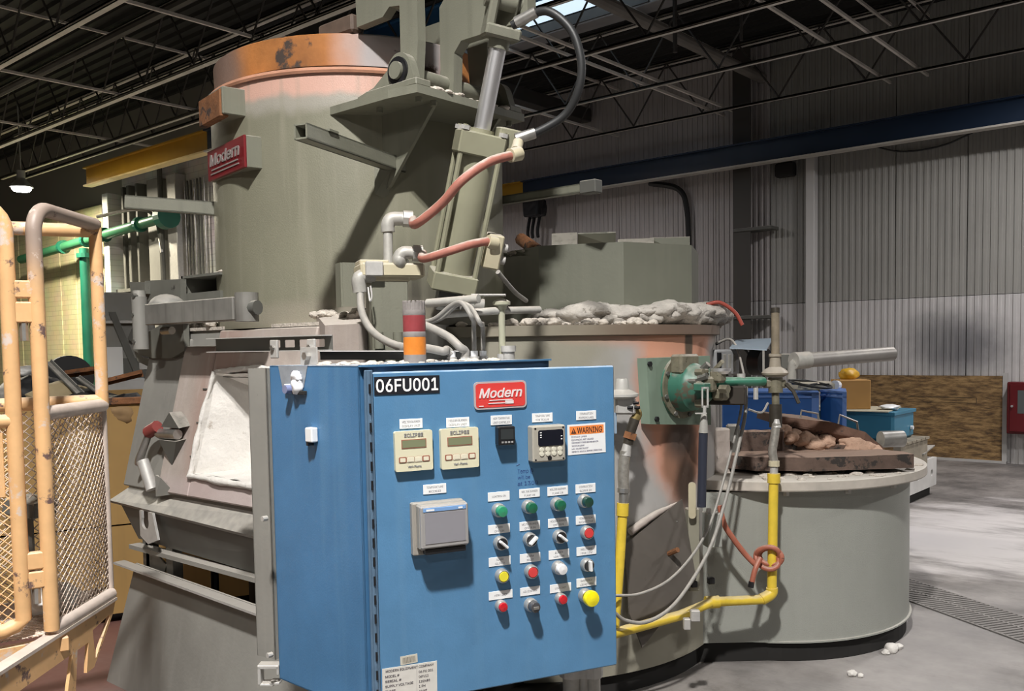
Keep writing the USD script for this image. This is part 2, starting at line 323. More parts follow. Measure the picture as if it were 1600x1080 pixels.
# cable drooping along the wall and the thick one down to the machine
MB().tube([(WX-.06, 4.43, 4.28), (WX-.06, 4.0, 4.13), (WX-.06, 3.5, 4.13), (WX-.06, 3.07, 4.26)], .012, 6, 8).build('cable', M['blackrub'], wr)
MB().tube([(WX-.15, 7.9, 4.2), (WX-.12, 7.4, 4.05), (WX-.1, 7.25, 3.7), (WX-.1, 7.22, 2.8), (WX-.1, 7.2, 1.5)], .045, 8, 6).build('cable', M['blackrub'], wr)
# left wall: cream painted blocks in panels, further right bare grey with conduits
def blockmat(name, c1, c2, mortar):
    N = {'g': ('geometry', {}), 'mp': ('mapping', {'rotation': (math.pi/2, 0., 0.)}), 'sx': ('separate_xyz', {}), 'cx': ('combine_xyz', {}),
         'br': ('brick_texture', {'color1': c1, 'color2': c2, 'mortar': mortar, 'scale': 1., 'mortar_size': .006, 'brick_width': .30, 'row_height': .10}),
         'n': ('noise_texture', {'scale': 2.5, 'detail': 4.}), 'm': ('mix', {'mix_type': 'multiply', 'fac': .35}), 'p': ('principled_bsdf', {'roughness': .45})}
    L = [('g.position', 'sx.vector'), ('sx.y', 'cx.x'), ('sx.z', 'cx.y'), ('cx.vector', 'br.vector'), ('g.position', 'n.vector'), ('br.color', 'm.color1'), ('n.color', 'm.color2'), ('m.color', 'p.base_color')]
    return usdkit.material(stage, '/World/Looks/'+name, N, L, surface='p.BSDF')
M['block_cream'] = blockmat('block_cream', (.76, .70, .42), (.79, .73, .45), (.62, .57, .33))
M['block_grey'] = blockmat('block_grey', (.72, .71, .70), (.75, .74, .73), (.58, .57, .56))
wl = struct('wall_left', label='cream painted block wall with bare grey piers')
bx((WXL+.02, 11.9, 0), (WXL+.3, 27, 6.3)).build('wall_core', flat('wall_core', (.2, .19, .17), .8), wl)
yy = 26.4
for w in [1.2, 1.1, .95, .72]*3:
    if yy-w < 16.6: break
    bx((WXL-.03, yy-w+.02, 0), (WXL+.02, yy-.02, 4.45), .008).build('block_panel', M['block_cream'], wl); yy -= w
bx((WXL-.03, 16.46, 0), (WXL+.02, yy-.02, 4.45), .008).build('block_panel', M['block_cream'], wl)
bx((WXL-.02, 11.9, 0), (WXL+.02, 16.44, 4.9)).build('block_panel', M['block_grey'], wl)
bx((WXL-.4, 16.25, 0), (WXL-.02, 16.46, 4.5), .01).build('pier', M['block_grey'], wl)
for y0, y1, m in ((16.02, 16.10, M['greydark']), (15.80, 15.90, M['greydark']), (15.50, 15.58, M['greydark']), (14.78, 15.16, M['grey']), (14.2, 14.5, M['zinc'])):
    bx((WXL-.22, y0, 0), (WXL-.02, y1, 4.6), .01).build('column', m, wl)
for i in range(7):
    MB().cyl((WXL-.12, 13.48+i*.10, .6), (WXL-.12, 13.48+i*.10, 4.45), .018, n=8).build('conduit', M['greydark'] if i % 3 else M['steel'], wl)
MB().cyl((WXL-.26, 14.62, .5), (WXL-.26, 14.62, 4.9), .045, n=8).build('conduit', M['greydark'], wl)
for y0, y1 in ((15.35, 16.3), (14.45, 14.95), (13.3, 14.25)):
    bx((WXL-.3, y0, 2.7), (WXL-.24, y1, 2.76)).build('conduit_strap', M['greydark'], wl)
MB().tube([(WXL-.9, 15.6, 3.95), (WXL-.5, 15.0, 4.05), (WXL-.3, 14.75, 3.9), (WXL-.28, 14.6, 3.3)], .03, 6, 6).build('conduit', M['steel'], wl)
struct('wall_back', bx((WXL, 11.9, 0), (WX+.1, 12.05, 6.3)), M['clad_pink'], label='short warm grey return wall behind the furnace')
struct('wall_far', bx((-9, 26.9, 0), (WXL+.3, 27.1, 6.3)), M['block_grey'], label='far end wall of the hall')
struct('wall_near', bx((-9, -9.1, 0), (WX+.2, -9, 6.3)), M['clad_up'], label='wall of the hall behind the camera')
# roof: ribbed deck, open-web joists, bridging
ce = struct('ceiling', label='dark ribbed steel roof deck on open-web joists')
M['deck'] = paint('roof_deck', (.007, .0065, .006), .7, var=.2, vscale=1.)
M['chord'] = paint('chord_steel_lit', (.66, .62, .57), .6, var=.25, vscale=2.)  # paler than the diagonals: light on the chords is put into the colour
M['joist'] = paint('joist_steel', (.05, .046, .042), .6, var=.3, vscale=2.5)
def deck(x0, x1, y0, y1):
    P, d = .2, .045; xs = []
    n = max(1, round((x1-x0)/P)); st = (x1-x0)/n
    for i in range(n):
        b = x0+i*st; xs += [(b, 0), (b+st*.5, 0), (b+st*.6, d), (b+st*.9, d)]
    xs.append((x1, 0)); mb = MB(); mb.grid(np.array([[[xx, yv, 6.02-dd] for xx, dd in xs] for yv in (y0, y1)])); mb.box(Fr((0, 0, 0), (1, 0, 0), (0, 1, 0)), (x0, y0, 6.03), (x1, y1, 6.12)); return mb
SK = (8.9, 9.98, 6.2, 10.2)
for x0 in np.arange(-9, 13, 2.):
    for y0 in np.arange(-9, 27, 6.):
        x1, y1 = min(x0+2., WX+.2), y0+6.
        if x0 < SK[1] and x1 > SK[0] and y0 < SK[3] and y1 > SK[2]:
            for a, b, c_, d_ in ((x0, x1, y0, min(y1, max(y0, SK[2]))), (x0, x1, max(y0, min(y1, SK[3])), y1), (x0, max(x0, SK[0]), max(y0, SK[2]), min(y1, SK[3])), (min(x1, SK[1]), x1, max(y0, SK[2]), min(y1, SK[3]))):
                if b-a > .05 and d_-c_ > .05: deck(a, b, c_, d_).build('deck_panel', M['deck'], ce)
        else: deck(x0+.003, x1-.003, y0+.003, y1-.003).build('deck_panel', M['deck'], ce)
bx((SK[0], SK[2], 6.05), (SK[1], SK[3], 6.07)).build('skylight', flat('skylight_glow', (.62, .77, .9), .6, emit=1.1), ce, label='translucent daylit roof panel')
for q in ((SK[0]-.05, SK[0]), (SK[1], SK[1]+.05)): bx((q[0], SK[2], 5.9), (q[1], SK[3], 6.04)).build('skylight_frame', M['joist'], ce)
def joist(X, y0=-4., y1=18., zb=5.0, zt=5.9, step=1.2, w=.05):
    j = MB(); F0 = Fr((0, 0, 0), (1, 0, 0), (0, 1, 0))
    for z0, z1 in ((zb, zb+.05), (zt-.05, zt)):
        for s in (-1, 1): j.box(F0, (X+s*.012, y0, z0), (X+s*(w+.012), y1, z0+.008)); j.box(F0, (X+s*.012, y0, z0 if z0 < zt-.1 else z1-.02), (X+s*.02, y1, z0+.02 if z0 < zt-.1 else z1))
    pr = j.build('joist', M['chord'], ce)
    yv = y0; s = 0
    while yv < y1-.01:
        a, b = (zb+.03, zt-.03) if s else (zt-.03, zb+.03)
        MB().cyl((X, yv, a), (X, min(yv+step/2, y1), b), .013, n=5).build('diagonal', M['joist'], pr); yv += step/2; s = 1-s
for X, w in ((1.2, .05), (4.32, .075), (5.92, .085), (7.02, .06), (7.3, .05), (8.8, .06), (10.48, .055), (12.25, .05)):
    joist(X, -3.5 if X > 8 else 1., 19. if X < 8 else 11.8, w=w)
for yb, xa, xb in ((3.68, 6.5, 12.8), (4.16, 6.8, 12.8), (6.4, 7.0, 12.8), (6.62, 7., 12.8), (8.55, 6., 12.8), (8.78, 1.2, 6.6), (11.98, 1.2, 8.), (14.6, 1.2, 8.1), (1.4, 8.8, 12.8)):
    for z in (5.055, 5.82): bx((xa, yb-.016, z), (xb, yb+.016, z+.032)).build('bridging', M['chord'], ce)
bx((6.9, 9.1, 5.4), (12.8, 9.32, 5.62), .01).build('duct', M['joist'], ce)
MB().cyl((7., 6.0, 5.5), (12.8, 6.0, 5.5), .075, n=12).build('roof_pipe', paint('roof_pipe', (.22, .2, .18), .6), ce)
MB().cyl((5.2, 5., 5.3), (5.2, 18., 5.3), .05, n=8).build('roof_pipe', M['joist'], ce)
MB().tube([(9.9, 4.9, 5.9), (9.9, 4.9, 5.1)], .02, 6).build('hanger', M['joist'], ce)
MB().tube([(9.6, 5.6, 5.9), (9.6, 5.6, 5.05)], .03, 6).build('hanger', M['joist'], ce)
bx((10.0, 5.5, 5.88), (10.3, 10.6, 6.0), .01).build('skylight_frame', paint('fascia_grey', (.24, .235, .24), .5), ce)
# high-bay lamps and the added unseen ones
M['lens'] = flat('lamp_lens', (1., .97, .9), .4, emit=14.)
M['lamphood'] = flat('lamp_housing', (.25, .25, .25), .5)
LN = ['round high-bay lamp over the working area in front of the furnace', 'small bright round high-bay lamp hanging at far left under the roof', 'unseen added lamp over the left bay', 'unseen added lamp over the right bay', 'unseen added lamp brightening the ribbed right wall', 'added lamp hidden high behind the furnace stack', 'wide added fill lamp over the aisle left of the access basket', 'wide added fill lamp behind the camera']
for i, (p, r, w, c, sr_, sd_) in enumerate(LAMPS):
    o = thing('high_bay_lamp', LN[i], 'lamp', p); F0 = Fr(p, (1, 0, 0), (0, 1, 0))
    prof = [(.02, .30), (.07, .29), (.07, .16), (r*.9, .06), (r+.03, .012)]
    prof += [(sr_, -sd_), (sr_-.008, -sd_), (r+.022, .008), (0., .012)] if sr_ else [(r+.03, 0), (0., .0)]
    MB().lathe(F0, prof, 32).build('housing', M['lamphood'], o, smooth=35)
    MB().lathe(F0, [(0., -.006), (r, -.006), (r, .004), (0., .004)] if sr_ else [(0., -.075), (r*.8, -.07), (r, -.03), (r, -.002), (0., -.002)], 32).build('lens', M['lens'], o, smooth=35)
    MB().cyl(V(*p)+ZZ*.28, V(p[0], p[1], 6.02), .012, n=6).build('hanger', M['lamphood'], o)
# crane beams
def ibeam(name, label, X, parts, zb, zt, fw=.16, group=None):
    o = thing(name, label, 'beam', (X, parts[0][0], zb), group)
    for y0, y1, mweb, mfl in parts:
        b = bx((X-.012, y0, zb+.01), (X+.012, y1, zt)); b.box(Fr((0, 0, 0), (1, 0, 0), (0, 1, 0)), (X-fw/2, y0, zt-.02), (X+fw/2, y1, zt)); b.build('web', mweb, o)
        bx((X-fw/2, y0, zb-.012), (X+fw/2, y1, zb+.012)).build('bottom_flange', mfl, o)
    return o
BB2 = paint('beam_blue_bright', (.03, .12, .28), .4); BB = paint('beam_blue', (.011, .024, .052), .4, var=.1); BY = paint('beam_yellow', (.46, .25, .016), .4, var=.1); BF = paint('flange_pale_lit', (.55, .52, .47), .4); BFY = paint('flange_yellow_lit', (.72, .55, .25), .4)  # BF, BFY: light on the bottom flanges is put into their pale colour
ibeam('crane_beam', 'long dark blue crane runway beam running along the ribbed right wall', 12.4, [(-3., 10.3, BB, BF), (10.3, 11.4, BY, BFY)], 4.18, 4.50)
ibeam('crane_beam', 'yellow-ended crane beam projecting behind the furnace stack at left', 6.8, [(11.2, 14.82, BY, BFY), (8.6, 11.2, BB, BF)], 4.31, 4.60, .14)
ibeam('crane_beam', 'short blue beam high behind the lid hinge arms', 8.0, [(6.3, 9.5, BB2, BB2)], 5.45, 5.75, .14)
o = thing('chain_hoist', 'dark chain hoist hanging from the blue crane beam behind the furnace', 'hoist', (12.4, 10.0, 3.6))
h = MB().box(frx((12.4, 10.05, 0)), (-.15, -.17, 3.85), (.15, .17, 4.16), .03); h.rough(.03, 6., 3, .12); h.build('motor', M['black'], o)
h = MB(); 
for dy in (-.12, .0, .1): h.tube([(12.4, 10.05+dy, 3.9), (12.35, 10.07+dy, 3.62), (12.4, 10.1+dy, 3.5)], .03, 6, 4)
h.build('chain', M['black'], o)
# lighted far left: green pipe frame in front of the cream wall
GP = paint('pipe_green', (.03, .135, .065), .4, var=.12); GP2 = paint('post_green', (.008, .095, .06), .4)
o = thing('green_pipe', 'long green pipe with bolted flanges sloping along the cream wall', 'pipe', (7.7, 17., 3.6))
MB().cyl((7.7, 19.9, 3.57), (7.7, 14.1, 3.82), .085, n=16).build('pipe', GP, o, smooth=40)
for yv in (19.2, 17.9, 16.9, 16.2, 14.9):
    z = 3.57+(19.9-yv)/5.8*.25; MB().cyl((7.7, yv-.04, z), (7.7, yv+.04, z), .13, n=16).build('flange', GP2, o)
MB().cyl((7.7, 14.1, 3.82), (7.7, 13.92, 3.83), .2, n=18).build('end_flange', M['greydark'] if 0 else GP2, o)
o = thing('green_post', 'upright dark green post carrying the sloping green pipe', 'post', (7.7, 17., 0))
MB().cyl((7.7, 17.03, .0), (7.7, 17.0, 3.55), .10, n=14).build('post', GP2, o, smooth=40); MB().cyl((7.7, 17., 3.38), (7.7, 17., 3.46), .15, n=14).build('collar', GP2, o)
# floor trench grate
o = thing('floor_grate', 'ribbed steel trench grate set in the floor at right', 'grate', (5.95, 1.5, 0))
ga, gb, gc = onz(1420, 905), onz(1600, 965), onz(1420, 940); gx = unit(gb-ga); gw = abs(np.dot(np.cross(gx, gc-ga), ZZ)); gf = Fr(ga-ZZ*.0, gx, np.cross(ZZ, gx)*(-1 if np.dot(np.cross(ZZ, gx), gc-ga) < 0 else 1), ZZ)
GM = paint('grate_steel', (.20, .19, .18), .7, .1, var=.2, vscale=8., dust=((.26, .24, .23), .7))
ln = np.linalg.norm(gb-ga)+1.0
MB().box(gf, (-.35, 0, .0005), (ln, gw, .003)).build('pan', flat('grate_pan', (.085, .08, .076), .8), o)
for kx in np.arange(-.33, ln, .034):
    MB().box(gf, (kx, .01, .002), (kx+.018, gw-.01, .007)).build('bar', GM, o)
for v in (0, gw/2-.006, gw-.012): MB().box(gf, (-.35, v, .002), (ln, v+.012, .0075)).build('edge_bar', GM, o)
# ================================================================ melting furnace
SC, SR = V(2.969, 3.511, 0), .70          # stack
CC, CR = V(3.83, 3.23, 0), 1.06           # holding chamber
PINK, PALE, SOOT = (.66, .315, .21), (.43, .425, .42), (.035, .03, .027)
M['stackhot'] = paint('stack_scorched', (.21, .205, .15), .47, var=.16, vscale=1.1, dust=(DUST, .5), streak=((.27, .26, .20), .55), bump=.10, bscale=160.,
    stain=[((2.97, 3.5, 2.83), (6, 6, .215), (.34, .32, .28), .15, .85), ((2.97, 3.5, 2.83), (6, 6, .16), (.60, .36, .29), .12, .95), ((2.66, 2.95, 1.72), (.22, .5, .26), SOOT, .6, .8), ((2.4, 3.0, 1.74), (.5, .6, .07), (.3, .27, .22), .5, .6)])
M['chamberhot'] = paint('chamber_scorched', (.285, .27, .215), .6, var=.08, vscale=2., dust=(DUST, .7), bump=.06, bscale=120.,
    stain=[((3.78, 2.2, 1.20), (.52, .6, .78), (.42, .41, .405), .30, .9), ((3.77, 2.2, 1.40), (.30, .6, .52), PINK, .20, .95), ((3.70, 2.2, 1.66), (.5, .6, .07), (.55, .27, .17), .5, .8),
           ((3.76, 2.17, 1.08), (.15, .5, .20), (.27, .14, .09), .25, .95), ((3.76, 2.17, 1.15), (.12, .5, .09), SOOT, .6, .85), ((3.80, 2.17, .94), (.09, .5, .13), (.045, .026, .018), .45, .95), ((3.83, 2.17, 1.60), (.034, .5, .16), (.08, .06, .04), .3, .95)])
M['hearth'] = paint('hearth_scorched', (.40, .345, .31), .7, var=.14, vscale=5., dust=(DUST, .6), streak=((.50, .45, .43), .5), bump=.1, stain=[((2.2, 3.62, 1.35), (.2, .16, .6), (.36, .22, .18), .6, .6), ((2.2, 3.3, .99), (.3, .8, .06), (.5, .42, .42), .5, .6)])
fu = thing('melting_furnace', 'large olive-grey industrial melting furnace with tall round stack, scorched pink near the top', 'furnace', (3.0, 3.2, 0))
FZ = Fr((0, 0, 0), (1, 0, 0), (0, 1, 0))
facex = lambda z: 2.126+.254*(z-.994)
# hearth box: sloping door wall on the left, deck on top
hb = MB(); zb, zt = .86, 1.70
hb.hull([(facex(zb), 4.30, zb), (facex(zb), 2.95, zb), (2.3, 2.66, zb), (2.5, 2.66, zb), (3.4, 3.1, zb), (3.6, 4.30, zb), (facex(zt), 4.30, zt), (facex(zt), 3.04, zt), (2.36, 2.66, zt), (2.55, 2.66, zt), (3.4, 3.1, zt), (3.6, 4.30, zt)])
# scorched door frame standing proud of the wall, with the white lining inside
nf = unit((-1, 0, .254)); fz = unit((.254, 0, 1)); FF = Fr((facex(.93), 0, .93), (0, -1, 0), fz, nf)   # u = -Y, v up the slope
Lz = lambda z: (z-.93)*math.sqrt(1+.254**2)
def frame_piece(u0, u1, z0, z1, t0, t1, name, mat, **k): MB().box(FF, (u0, Lz(z0), t0), (u1, Lz(z1), t1), .006).build(name, mat, fu, **k)
frame_piece(-3.97, -3.70, .95, 1.62, -.01, .035, 'door_jamb', M['hearth'], label='scorched door jamb with pink and white streaks')
frame_piece(-3.70, -2.98, .95, 1.045, -.01, .035, 'door_jamb', M['hearth'])
frame_piece(-3.70, -2.98, 1.50, 1.69, -.01, .03, 'door_lintel', M['hearth'])
frame_piece(-4.34, -3.97, .95, 1.66, -.01, .012, 'end_plate', M['grey'])
for i, zz in enumerate((1.12, 1.27, 1.42)): MB().box(FF, (-3.735, Lz(zz), .034), (-3.705, Lz(zz)+.006, .04)).build('weld_tab', M['greydark'], fu)
hole = trimesh.convex.convex_hull(np.array([FF.p(u, Lz(z), w) for (u, z) in ((-3.69, 1.055), (-2.98, 1.055), (-2.98, 1.485), (-3.66, 1.485)) for w in (-.23, .06)]))
hm = trimesh.boolean.difference([trimesh.Trimesh(np.vstack(hb.v), np.vstack(hb.f)), hole], engine='manifold'); MB().tm(hm).build('hearth_wall', M['grey'], fu)
# lining: a splayed block recess
lin = MB(); o1 = [(-3.695, 1.05), (-2.98, 1.05), (-2.98, 1.49), (-3.665, 1.49)]; o2 = [(-3.52, 1.13), (-2.98, 1.13), (-2.98, 1.45), (-3.5, 1.45)]
ring = []
for (u, z), (u2, z2) in zip(o1, o2): ring.append([FF.p(u, Lz(z), .045), FF.p(u, Lz(z), .02), FF.p(u2, Lz(z2), -.22)])
for i in range(4):
    a, b = ring[i], ring[(i+1) % 4]; lin.grid(np.array([a, b]))
lin.add([ring[i][2] for i in range(4)], [[0, 1, 2, 3]])
lin.rough(.012, 9., 5, .035); lin.build('refractory_lining', M['refractory'], fu, smooth=40, label='rough white refractory lining of the door opening')
lip = MB(); lip.tube([FF.p(-3.70, Lz(1.04), .04), FF.p(-3.3, Lz(1.035), .045), FF.p(-2.98, Lz(1.04), .04)], .013, 8, 8); lip.tube([FF.p(-3.70, Lz(1.04), .04), FF.p(-3.69, Lz(1.3), .045), FF.p(-3.665, Lz(1.5), .04)], .012, 8, 8); lip.tube([FF.p(-3.665, Lz(1.5), .03), FF.p(-3.4, Lz(1.515), .045), FF.p(-2.98, Lz(1.5), .04)], .013, 8, 8)
lip.rough(.014, 22., 8); lip.build('refractory_edge', M['refractory'], fu, smooth=40)
# corner cap to the right of the door, deck edge
cap = MB(); cap.hull([(2.20, 2.64, 1.30), (2.20, 2.84, 1.30), (2.30, 3.04, 1.30), (2.45, 2.64, 1.3), (2.45, 3.04, 1.3), (2.20, 2.64, 1.695), (2.20, 2.84, 1.695), (2.33, 3.06, 1.745), (2.45, 2.64, 1.72), (2.45, 3.04, 1.74)]); cap.build('corner_cap', M['hearth'], fu)
dk = MB(); dk.prism(Fr((0, 0, 1.70), (1, 0, 0), (0, 1, 0)), [(facex(1.7)-.012, 2.75), (2.6, 2.75), (3.3, 3.1), (3.3, 4.32), (facex(1.7)-.012, 4.32)], 0, .015); dk.build('deck_plate', M['dustpile'], fu)
# ledge below the door and what hangs under it
led = MB(); led.hull([(2.045, 4.37, .882), (2.03, 2.4, .848), (facex(.95)+.02, 4.3, .955), (facex(.95)+.02, 2.4, .955), (2.055, 4.37, .868), (2.04, 2.4, .834), (2.2, 4.3, .86), (2.2, 2.4, .86)]); led.build('ledge', M['grey'], fu)
lu = MB(); lu.hull([(2.06, 4.28, .868), (2.05, 2.4, .83), (2.2, 4.28, .86), (2.2, 2.4, .85), (2.11, 4.22, .70), (2.11, 2.4, .66), (2.25, 4.22, .70), (2.25, 2.4, .66)]); lu.build('ledge_apron', M['greydark'], fu)
MB().box(FZ, (2.07, 2.4, .655), (2.13, 4.24, .675)).build('apron_angle', M['grey'], fu)
hk = ony(206, 822, 4.25)
from shapely.geometry import Polygon, Point, box as sbox
hkp = Polygon([(-.07, .06), (.05, .06), (.09, -.06), (0, -.09), (-.07, -.06)]).difference(Point(-.02, .01).buffer(.034)).difference(sbox(-.05, .01, .01, .1))
MB().prism(Fr(onx(232, 820, 2.04), (0, -1, 0), (0, 0, 1)), hkp, -.006, .006).build('hook_plate', M['zinc'], fu, label='pale cut-out hook plate')
pp = onx(238, 765, 2.05); MB().tube([pp+V(-.01, .06, .13), pp+V(0, 0, 0)], .028, 14).build('stub_pipe', M['zinc'], fu, smooth=40)
MB().hull([pp+V(0, -.03, .07), pp+V(0, -.08, .06), pp+V(.06, -.03, -.02), pp+V(0, -.03, -.03), pp+V(.01, -.04, .07), pp+V(.06, -.1, -.02)]).build('gusset', M['grey'], fu)
# clamp with red handled lever on the jamb
cp = FF.p(-3.86, Lz(1.215), .05)
MB().hull([cp+V(-.03, .09, .03), cp+V(-.03, -.07, .03), cp+V(.04, .09, .04), cp+V(.04, -.07, .04), cp+V(-.03, .01, .10), cp+V(-.03, .07, .045), cp+V(.03, .01, .1)]).build('clamp_plate', M['greydark'], fu)
MB().hull([cp+V(-.04, .10, -.03), cp+V(-.04, -.06, -.03), cp+V(.03, .1, -.02), cp+V(.03, -.06, -.02), cp+V(-.02, .02, -.15)]).build('clamp_plate', M['greydark'], fu)
MB().tube([cp+V(-.02, -.04, .0), cp+V(-.02, .10, -.005), cp+V(-.02, .13, .0)], .024, 10, 4).build('clamp_screw', M['steel'], fu, smooth=40)
MB().tube([cp+V(-.03, .12, .03), cp+V(-.04, .19, .0)], .03, 10).build('clamp_knuckle', paint('faded_red', (.24, .05, .045), .5), fu, smooth=40, label='faded red knuckle')
MB().tube([cp+V(-.04, .18, .0), cp+V(-.06, .24, -.12), cp+V(-.065, .26, -.155)], [.016, .02, .012], 10, 5).build('clamp_lever', M['steel'], fu, smooth=40)
# lower part: skirt, legs, base
sk = MB(); sk.hull([(2.085, 4.21, .585), (2.085, 2.35, .53), (2.095, 4.21, .585), (2.095, 2.35, .53), (1.985, 4.35, -.0), (1.985, 2.35, .0), (1.995, 4.35, 0), (1.995, 2.35, 0)]); sk.build('skirt_panel', M['grey'], fu, label='plain grey front skirt panel')
MB().box(Fr((2.05, 4.26, .59), unit((0, -1.86, -.055)), (1, 0, 0)), (-.02, -.04, -.006), (1.9, .015, .004)).build('skirt_flange', M['zinc'], fu)
for yv in (4.17, 3.95): MB().box(Fr((2.12, yv, 0), (1, 0, 0), (0, 1, 0)), (0, -.03, .0), (.05, .03, .70)).build('leg', M['grey'], fu)
MB().hull([(2.12, 4.17, .69), (2.12, 3.98, .60), (2.12, 4.17, .3), (2.13, 4.17, .69), (2.13, 3.98, .6), (2.13, 4.17, .3)]).build('leg_gusset', M['grey'], fu)
MB().box(FZ, (2.75, 2.55, .0), (3.6, 4.28, .88)).build('core', M['dark'], fu)
u = MB(); u.cyl((2.4, 3.95, .62), (2.4, 3.2, .60), .045, n=12); u.cyl((2.35, 3.65, .64), (2.35, 3.5, .63), .075, n=14); u.cyl((2.5, 3.35, .3), (2.5, 3.35, .64), .11, n=16); u.cyl((2.45, 3.0, .58), (2.45, 2.6, .56), .06, n=12); u.cyl((2.35, 3.95, .3), (2.35, 3.95, .64), .02, n=8); u.build('burner_pipework', M['blackrub'], fu, smooth=40)
MB().box(FZ, (2.15, 2.42, 0), (4.6, 3.4, .10)).build('base_skid', M['dark'], fu)
# holding chamber
cf = Fr(CC, (1, 0, 0), (0, 1, 0))
MB().lathe(cf, [(CR, .10), (CR, 1.64)], 96).build('holding_chamber', M['chamberhot'], fu, smooth=40, label='tan round holding chamber, scorched pink and grey by the burner')
MB().lathe(cf, [(0, 1.69), (CR+.022, 1.69), (CR+.022, 1.645), (CR, 1.64)], 96).build('chamber_rim', paint('rim_paint', (.26, .235, .18), .6, var=.15, dust=(DUST, .8), stain=[((3.85, 2.15, 1.66), (.55, .5, .1), (.16, .10, .07), .6, .85)]), fu, smooth=30)
MB().lathe(cf, [(CR-.03, .0), (CR-.03, .101)], 72).build('chamber_skid', M['dark'], fu, smooth=30)
# refractory wool squeezed out under the hood, rubble on the deck
def blob(c, r, seed, sq=(1, 1, 1), amp=.25):
    m = trimesh.creation.icosphere(2, 1.); v = np.array(m.vertices); v = v*(1+amp*2*(meshkit.fbm(v*1.6+seed*7.3, 3, seed)-.5))[:, None]
    return v*np.array(sq)*r+np.asarray(c), m.faces
HC, HR = V(4.1, 2.87, 0), .555
sl = MB(); path = []
for a in np.linspace(-172, -52, 46):
    t = math.radians(a); d = V(math.cos(t), math.sin(t), 0); h = .5+.5*math.sin(a*.16)
    q = HC+d*(HR+.03)+ZZ*(1.735+.015*h)
    if np.linalg.norm((q-CC)[:2]) > CR+.01: q[:2] = CC[:2]+unit(np.r_[(q-CC)[:2], 0])[:2]*(CR+.005)
    path.append(q)
for i, q in enumerate(path): sl.add(*blob(q+V(0, 0, rng.uniform(-.012, .018)), rng.uniform(.05, .078), i, (1.5, 1.5, .72), .5))
WOOL = paint('refractory_wool', (.47, .44, .40), .95, var=.3, vscale=9., spots=((.24, .22, .19), .28, 12.), bump=.8, bscale=50., stain=[((4.4, 2.4, 1.73), (.3, .4, .12), (.25, .22, .19), .5, .7)])
sl.build('refractory_seal', WOOL, fu, smooth=True, kind='stuff', label='lumpy white refractory wool squeezed out under the hood')
rb = MB()
for i in range(230):
    if i < 110: a = rng.uniform(-2.85, -1.75); r = rng.uniform(.80, 1.05); c = CC+V(math.cos(a)*r, math.sin(a)*r, 1.692)
    elif i < 190: c = V(rng.uniform(2.3, 2.75), rng.uniform(2.68, 4.2), 1.72); 
    else: c = V(rng.uniform(2.3, 2.5), rng.uniform(2.68, 3.1), 1.735)
    if np.linalg.norm((c-SC)[:2]) < SR+.02: continue
    rr = rng.choice([.008, .012, .016, .022, .03]); rb.add(*blob(c+ZZ*rr*.4, rr, i+50, (1.2, 1, .7), .4))
rb.build('rubble', M['dustpile'], fu, smooth=True, kind='stuff', label='pale dust and rubble lying on the furnace deck')
# stack
sf = Fr(SC, (1, 0, 0), (0, 1, 0))
MB().lathe(sf, [(SR, 1.70), (SR, 2.772), (SR-.05, 2.772), (SR-.05, 2.6), (0, 2.6)], 112).build('stack', M['stackhot'], fu, smooth=35, label='tall olive round stack, heat-bleached pink at the rim')
MB().lathe(sf, [(SR+.012, 2.752), (SR+.018, 2.762), (SR+.012, 2.775), (SR-.02, 2.78)], 112).build('stack_rim', paint('rim_burnt', (.50, .25, .16), .7, var=.25, vscale=8.), fu, smooth=40)
# hinge plate with gussets and bearing lugs
MB().prism(Fr((0, 0, 2.58), (1, 0, 0), (0, 1, 0)), [(2.45, 2.555), (3.09, 2.555), (3.09, 2.98), (2.43, 3.06), (2.43, 2.70)], 0, .032).build('hinge_plate', M['olive'], fu)
def gus(x): MB().prism(Fr((x, 0, 0), (0, 1, 0), (0, 0, 1)), [(2.60, 2.58), (3.2, 2.58), (3.2, 2.16), (2.885, 2.28)], -.008, .008).build('gusset', M['olive'], fu)
gus(2.60); gus(2.98)
MB().hull([(2.55, 2.93, 2.40), (2.61, 2.92, 2.40), (2.55, 2.93, 2.25), (2.61, 2.92, 2.23), (2.6, 2.86, 2.37)]).build('gusset', M['olive'], fu)
def lug(x0, x1):
    prof = Polygon([(2.585, 2.612), (2.59, 2.655)]+[(2.67+.068*math.cos(t), 2.682+.075*math.sin(t)) for t in np.linspace(math.pi*.92, math.pi*.08, 12)]+[(2.82, 2.65), (2.92, 2.63), (2.92, 2.612)])
    MB().prism(Fr((0, 0, 0), (0, 1, 0), (0, 0, 1)), prof, x0, x1).build('bearing_lug', M['olive'], fu)
lug(2.462, 2.50); lug(3.03, 3.07)
MB().box(FZ, (2.45, 2.56, 2.612), (2.53, 2.86, 2.64), .004).build('bearing_foot', M['olive'], fu); MB().box(FZ, (3.0, 2.56, 2.612), (3.08, 2.86, 2.64), .004).build('bearing_foot', M['olive'], fu)
for x, yv in ((2.50, 2.60), (2.50, 2.83), (2.58, 2.60), (3.04, 2.60), (3.04, 2.8)): MB().cyl((x, yv, 2.56), (x, yv, 2.582), .013, n=6).build('bolt', M['olive'], fu)
rb = MB()
for i in range(46):
    c = V(rng.uniform(2.55, 3.0), rng.uniform(2.56, 2.63) if i % 3 else rng.uniform(2.7, 2.82), 2.612); rr = rng.choice([.006, .01, .014, .02]); rb.add(*blob(c+ZZ*rr*.3, rr, i+400, (1.3, 1., .6), .4))
for i, (a, b, c_, r) in enumerate(((2.66, 2.79, 2.68, .075), (2.70, 2.78, 2.63, .04), (2.86, 2.76, 2.64, .045), (2.93, 2.72, 2.63, .035))): rb.add(*blob((a, b, c_), r, i+700, (1, 1, 1.1), .4))
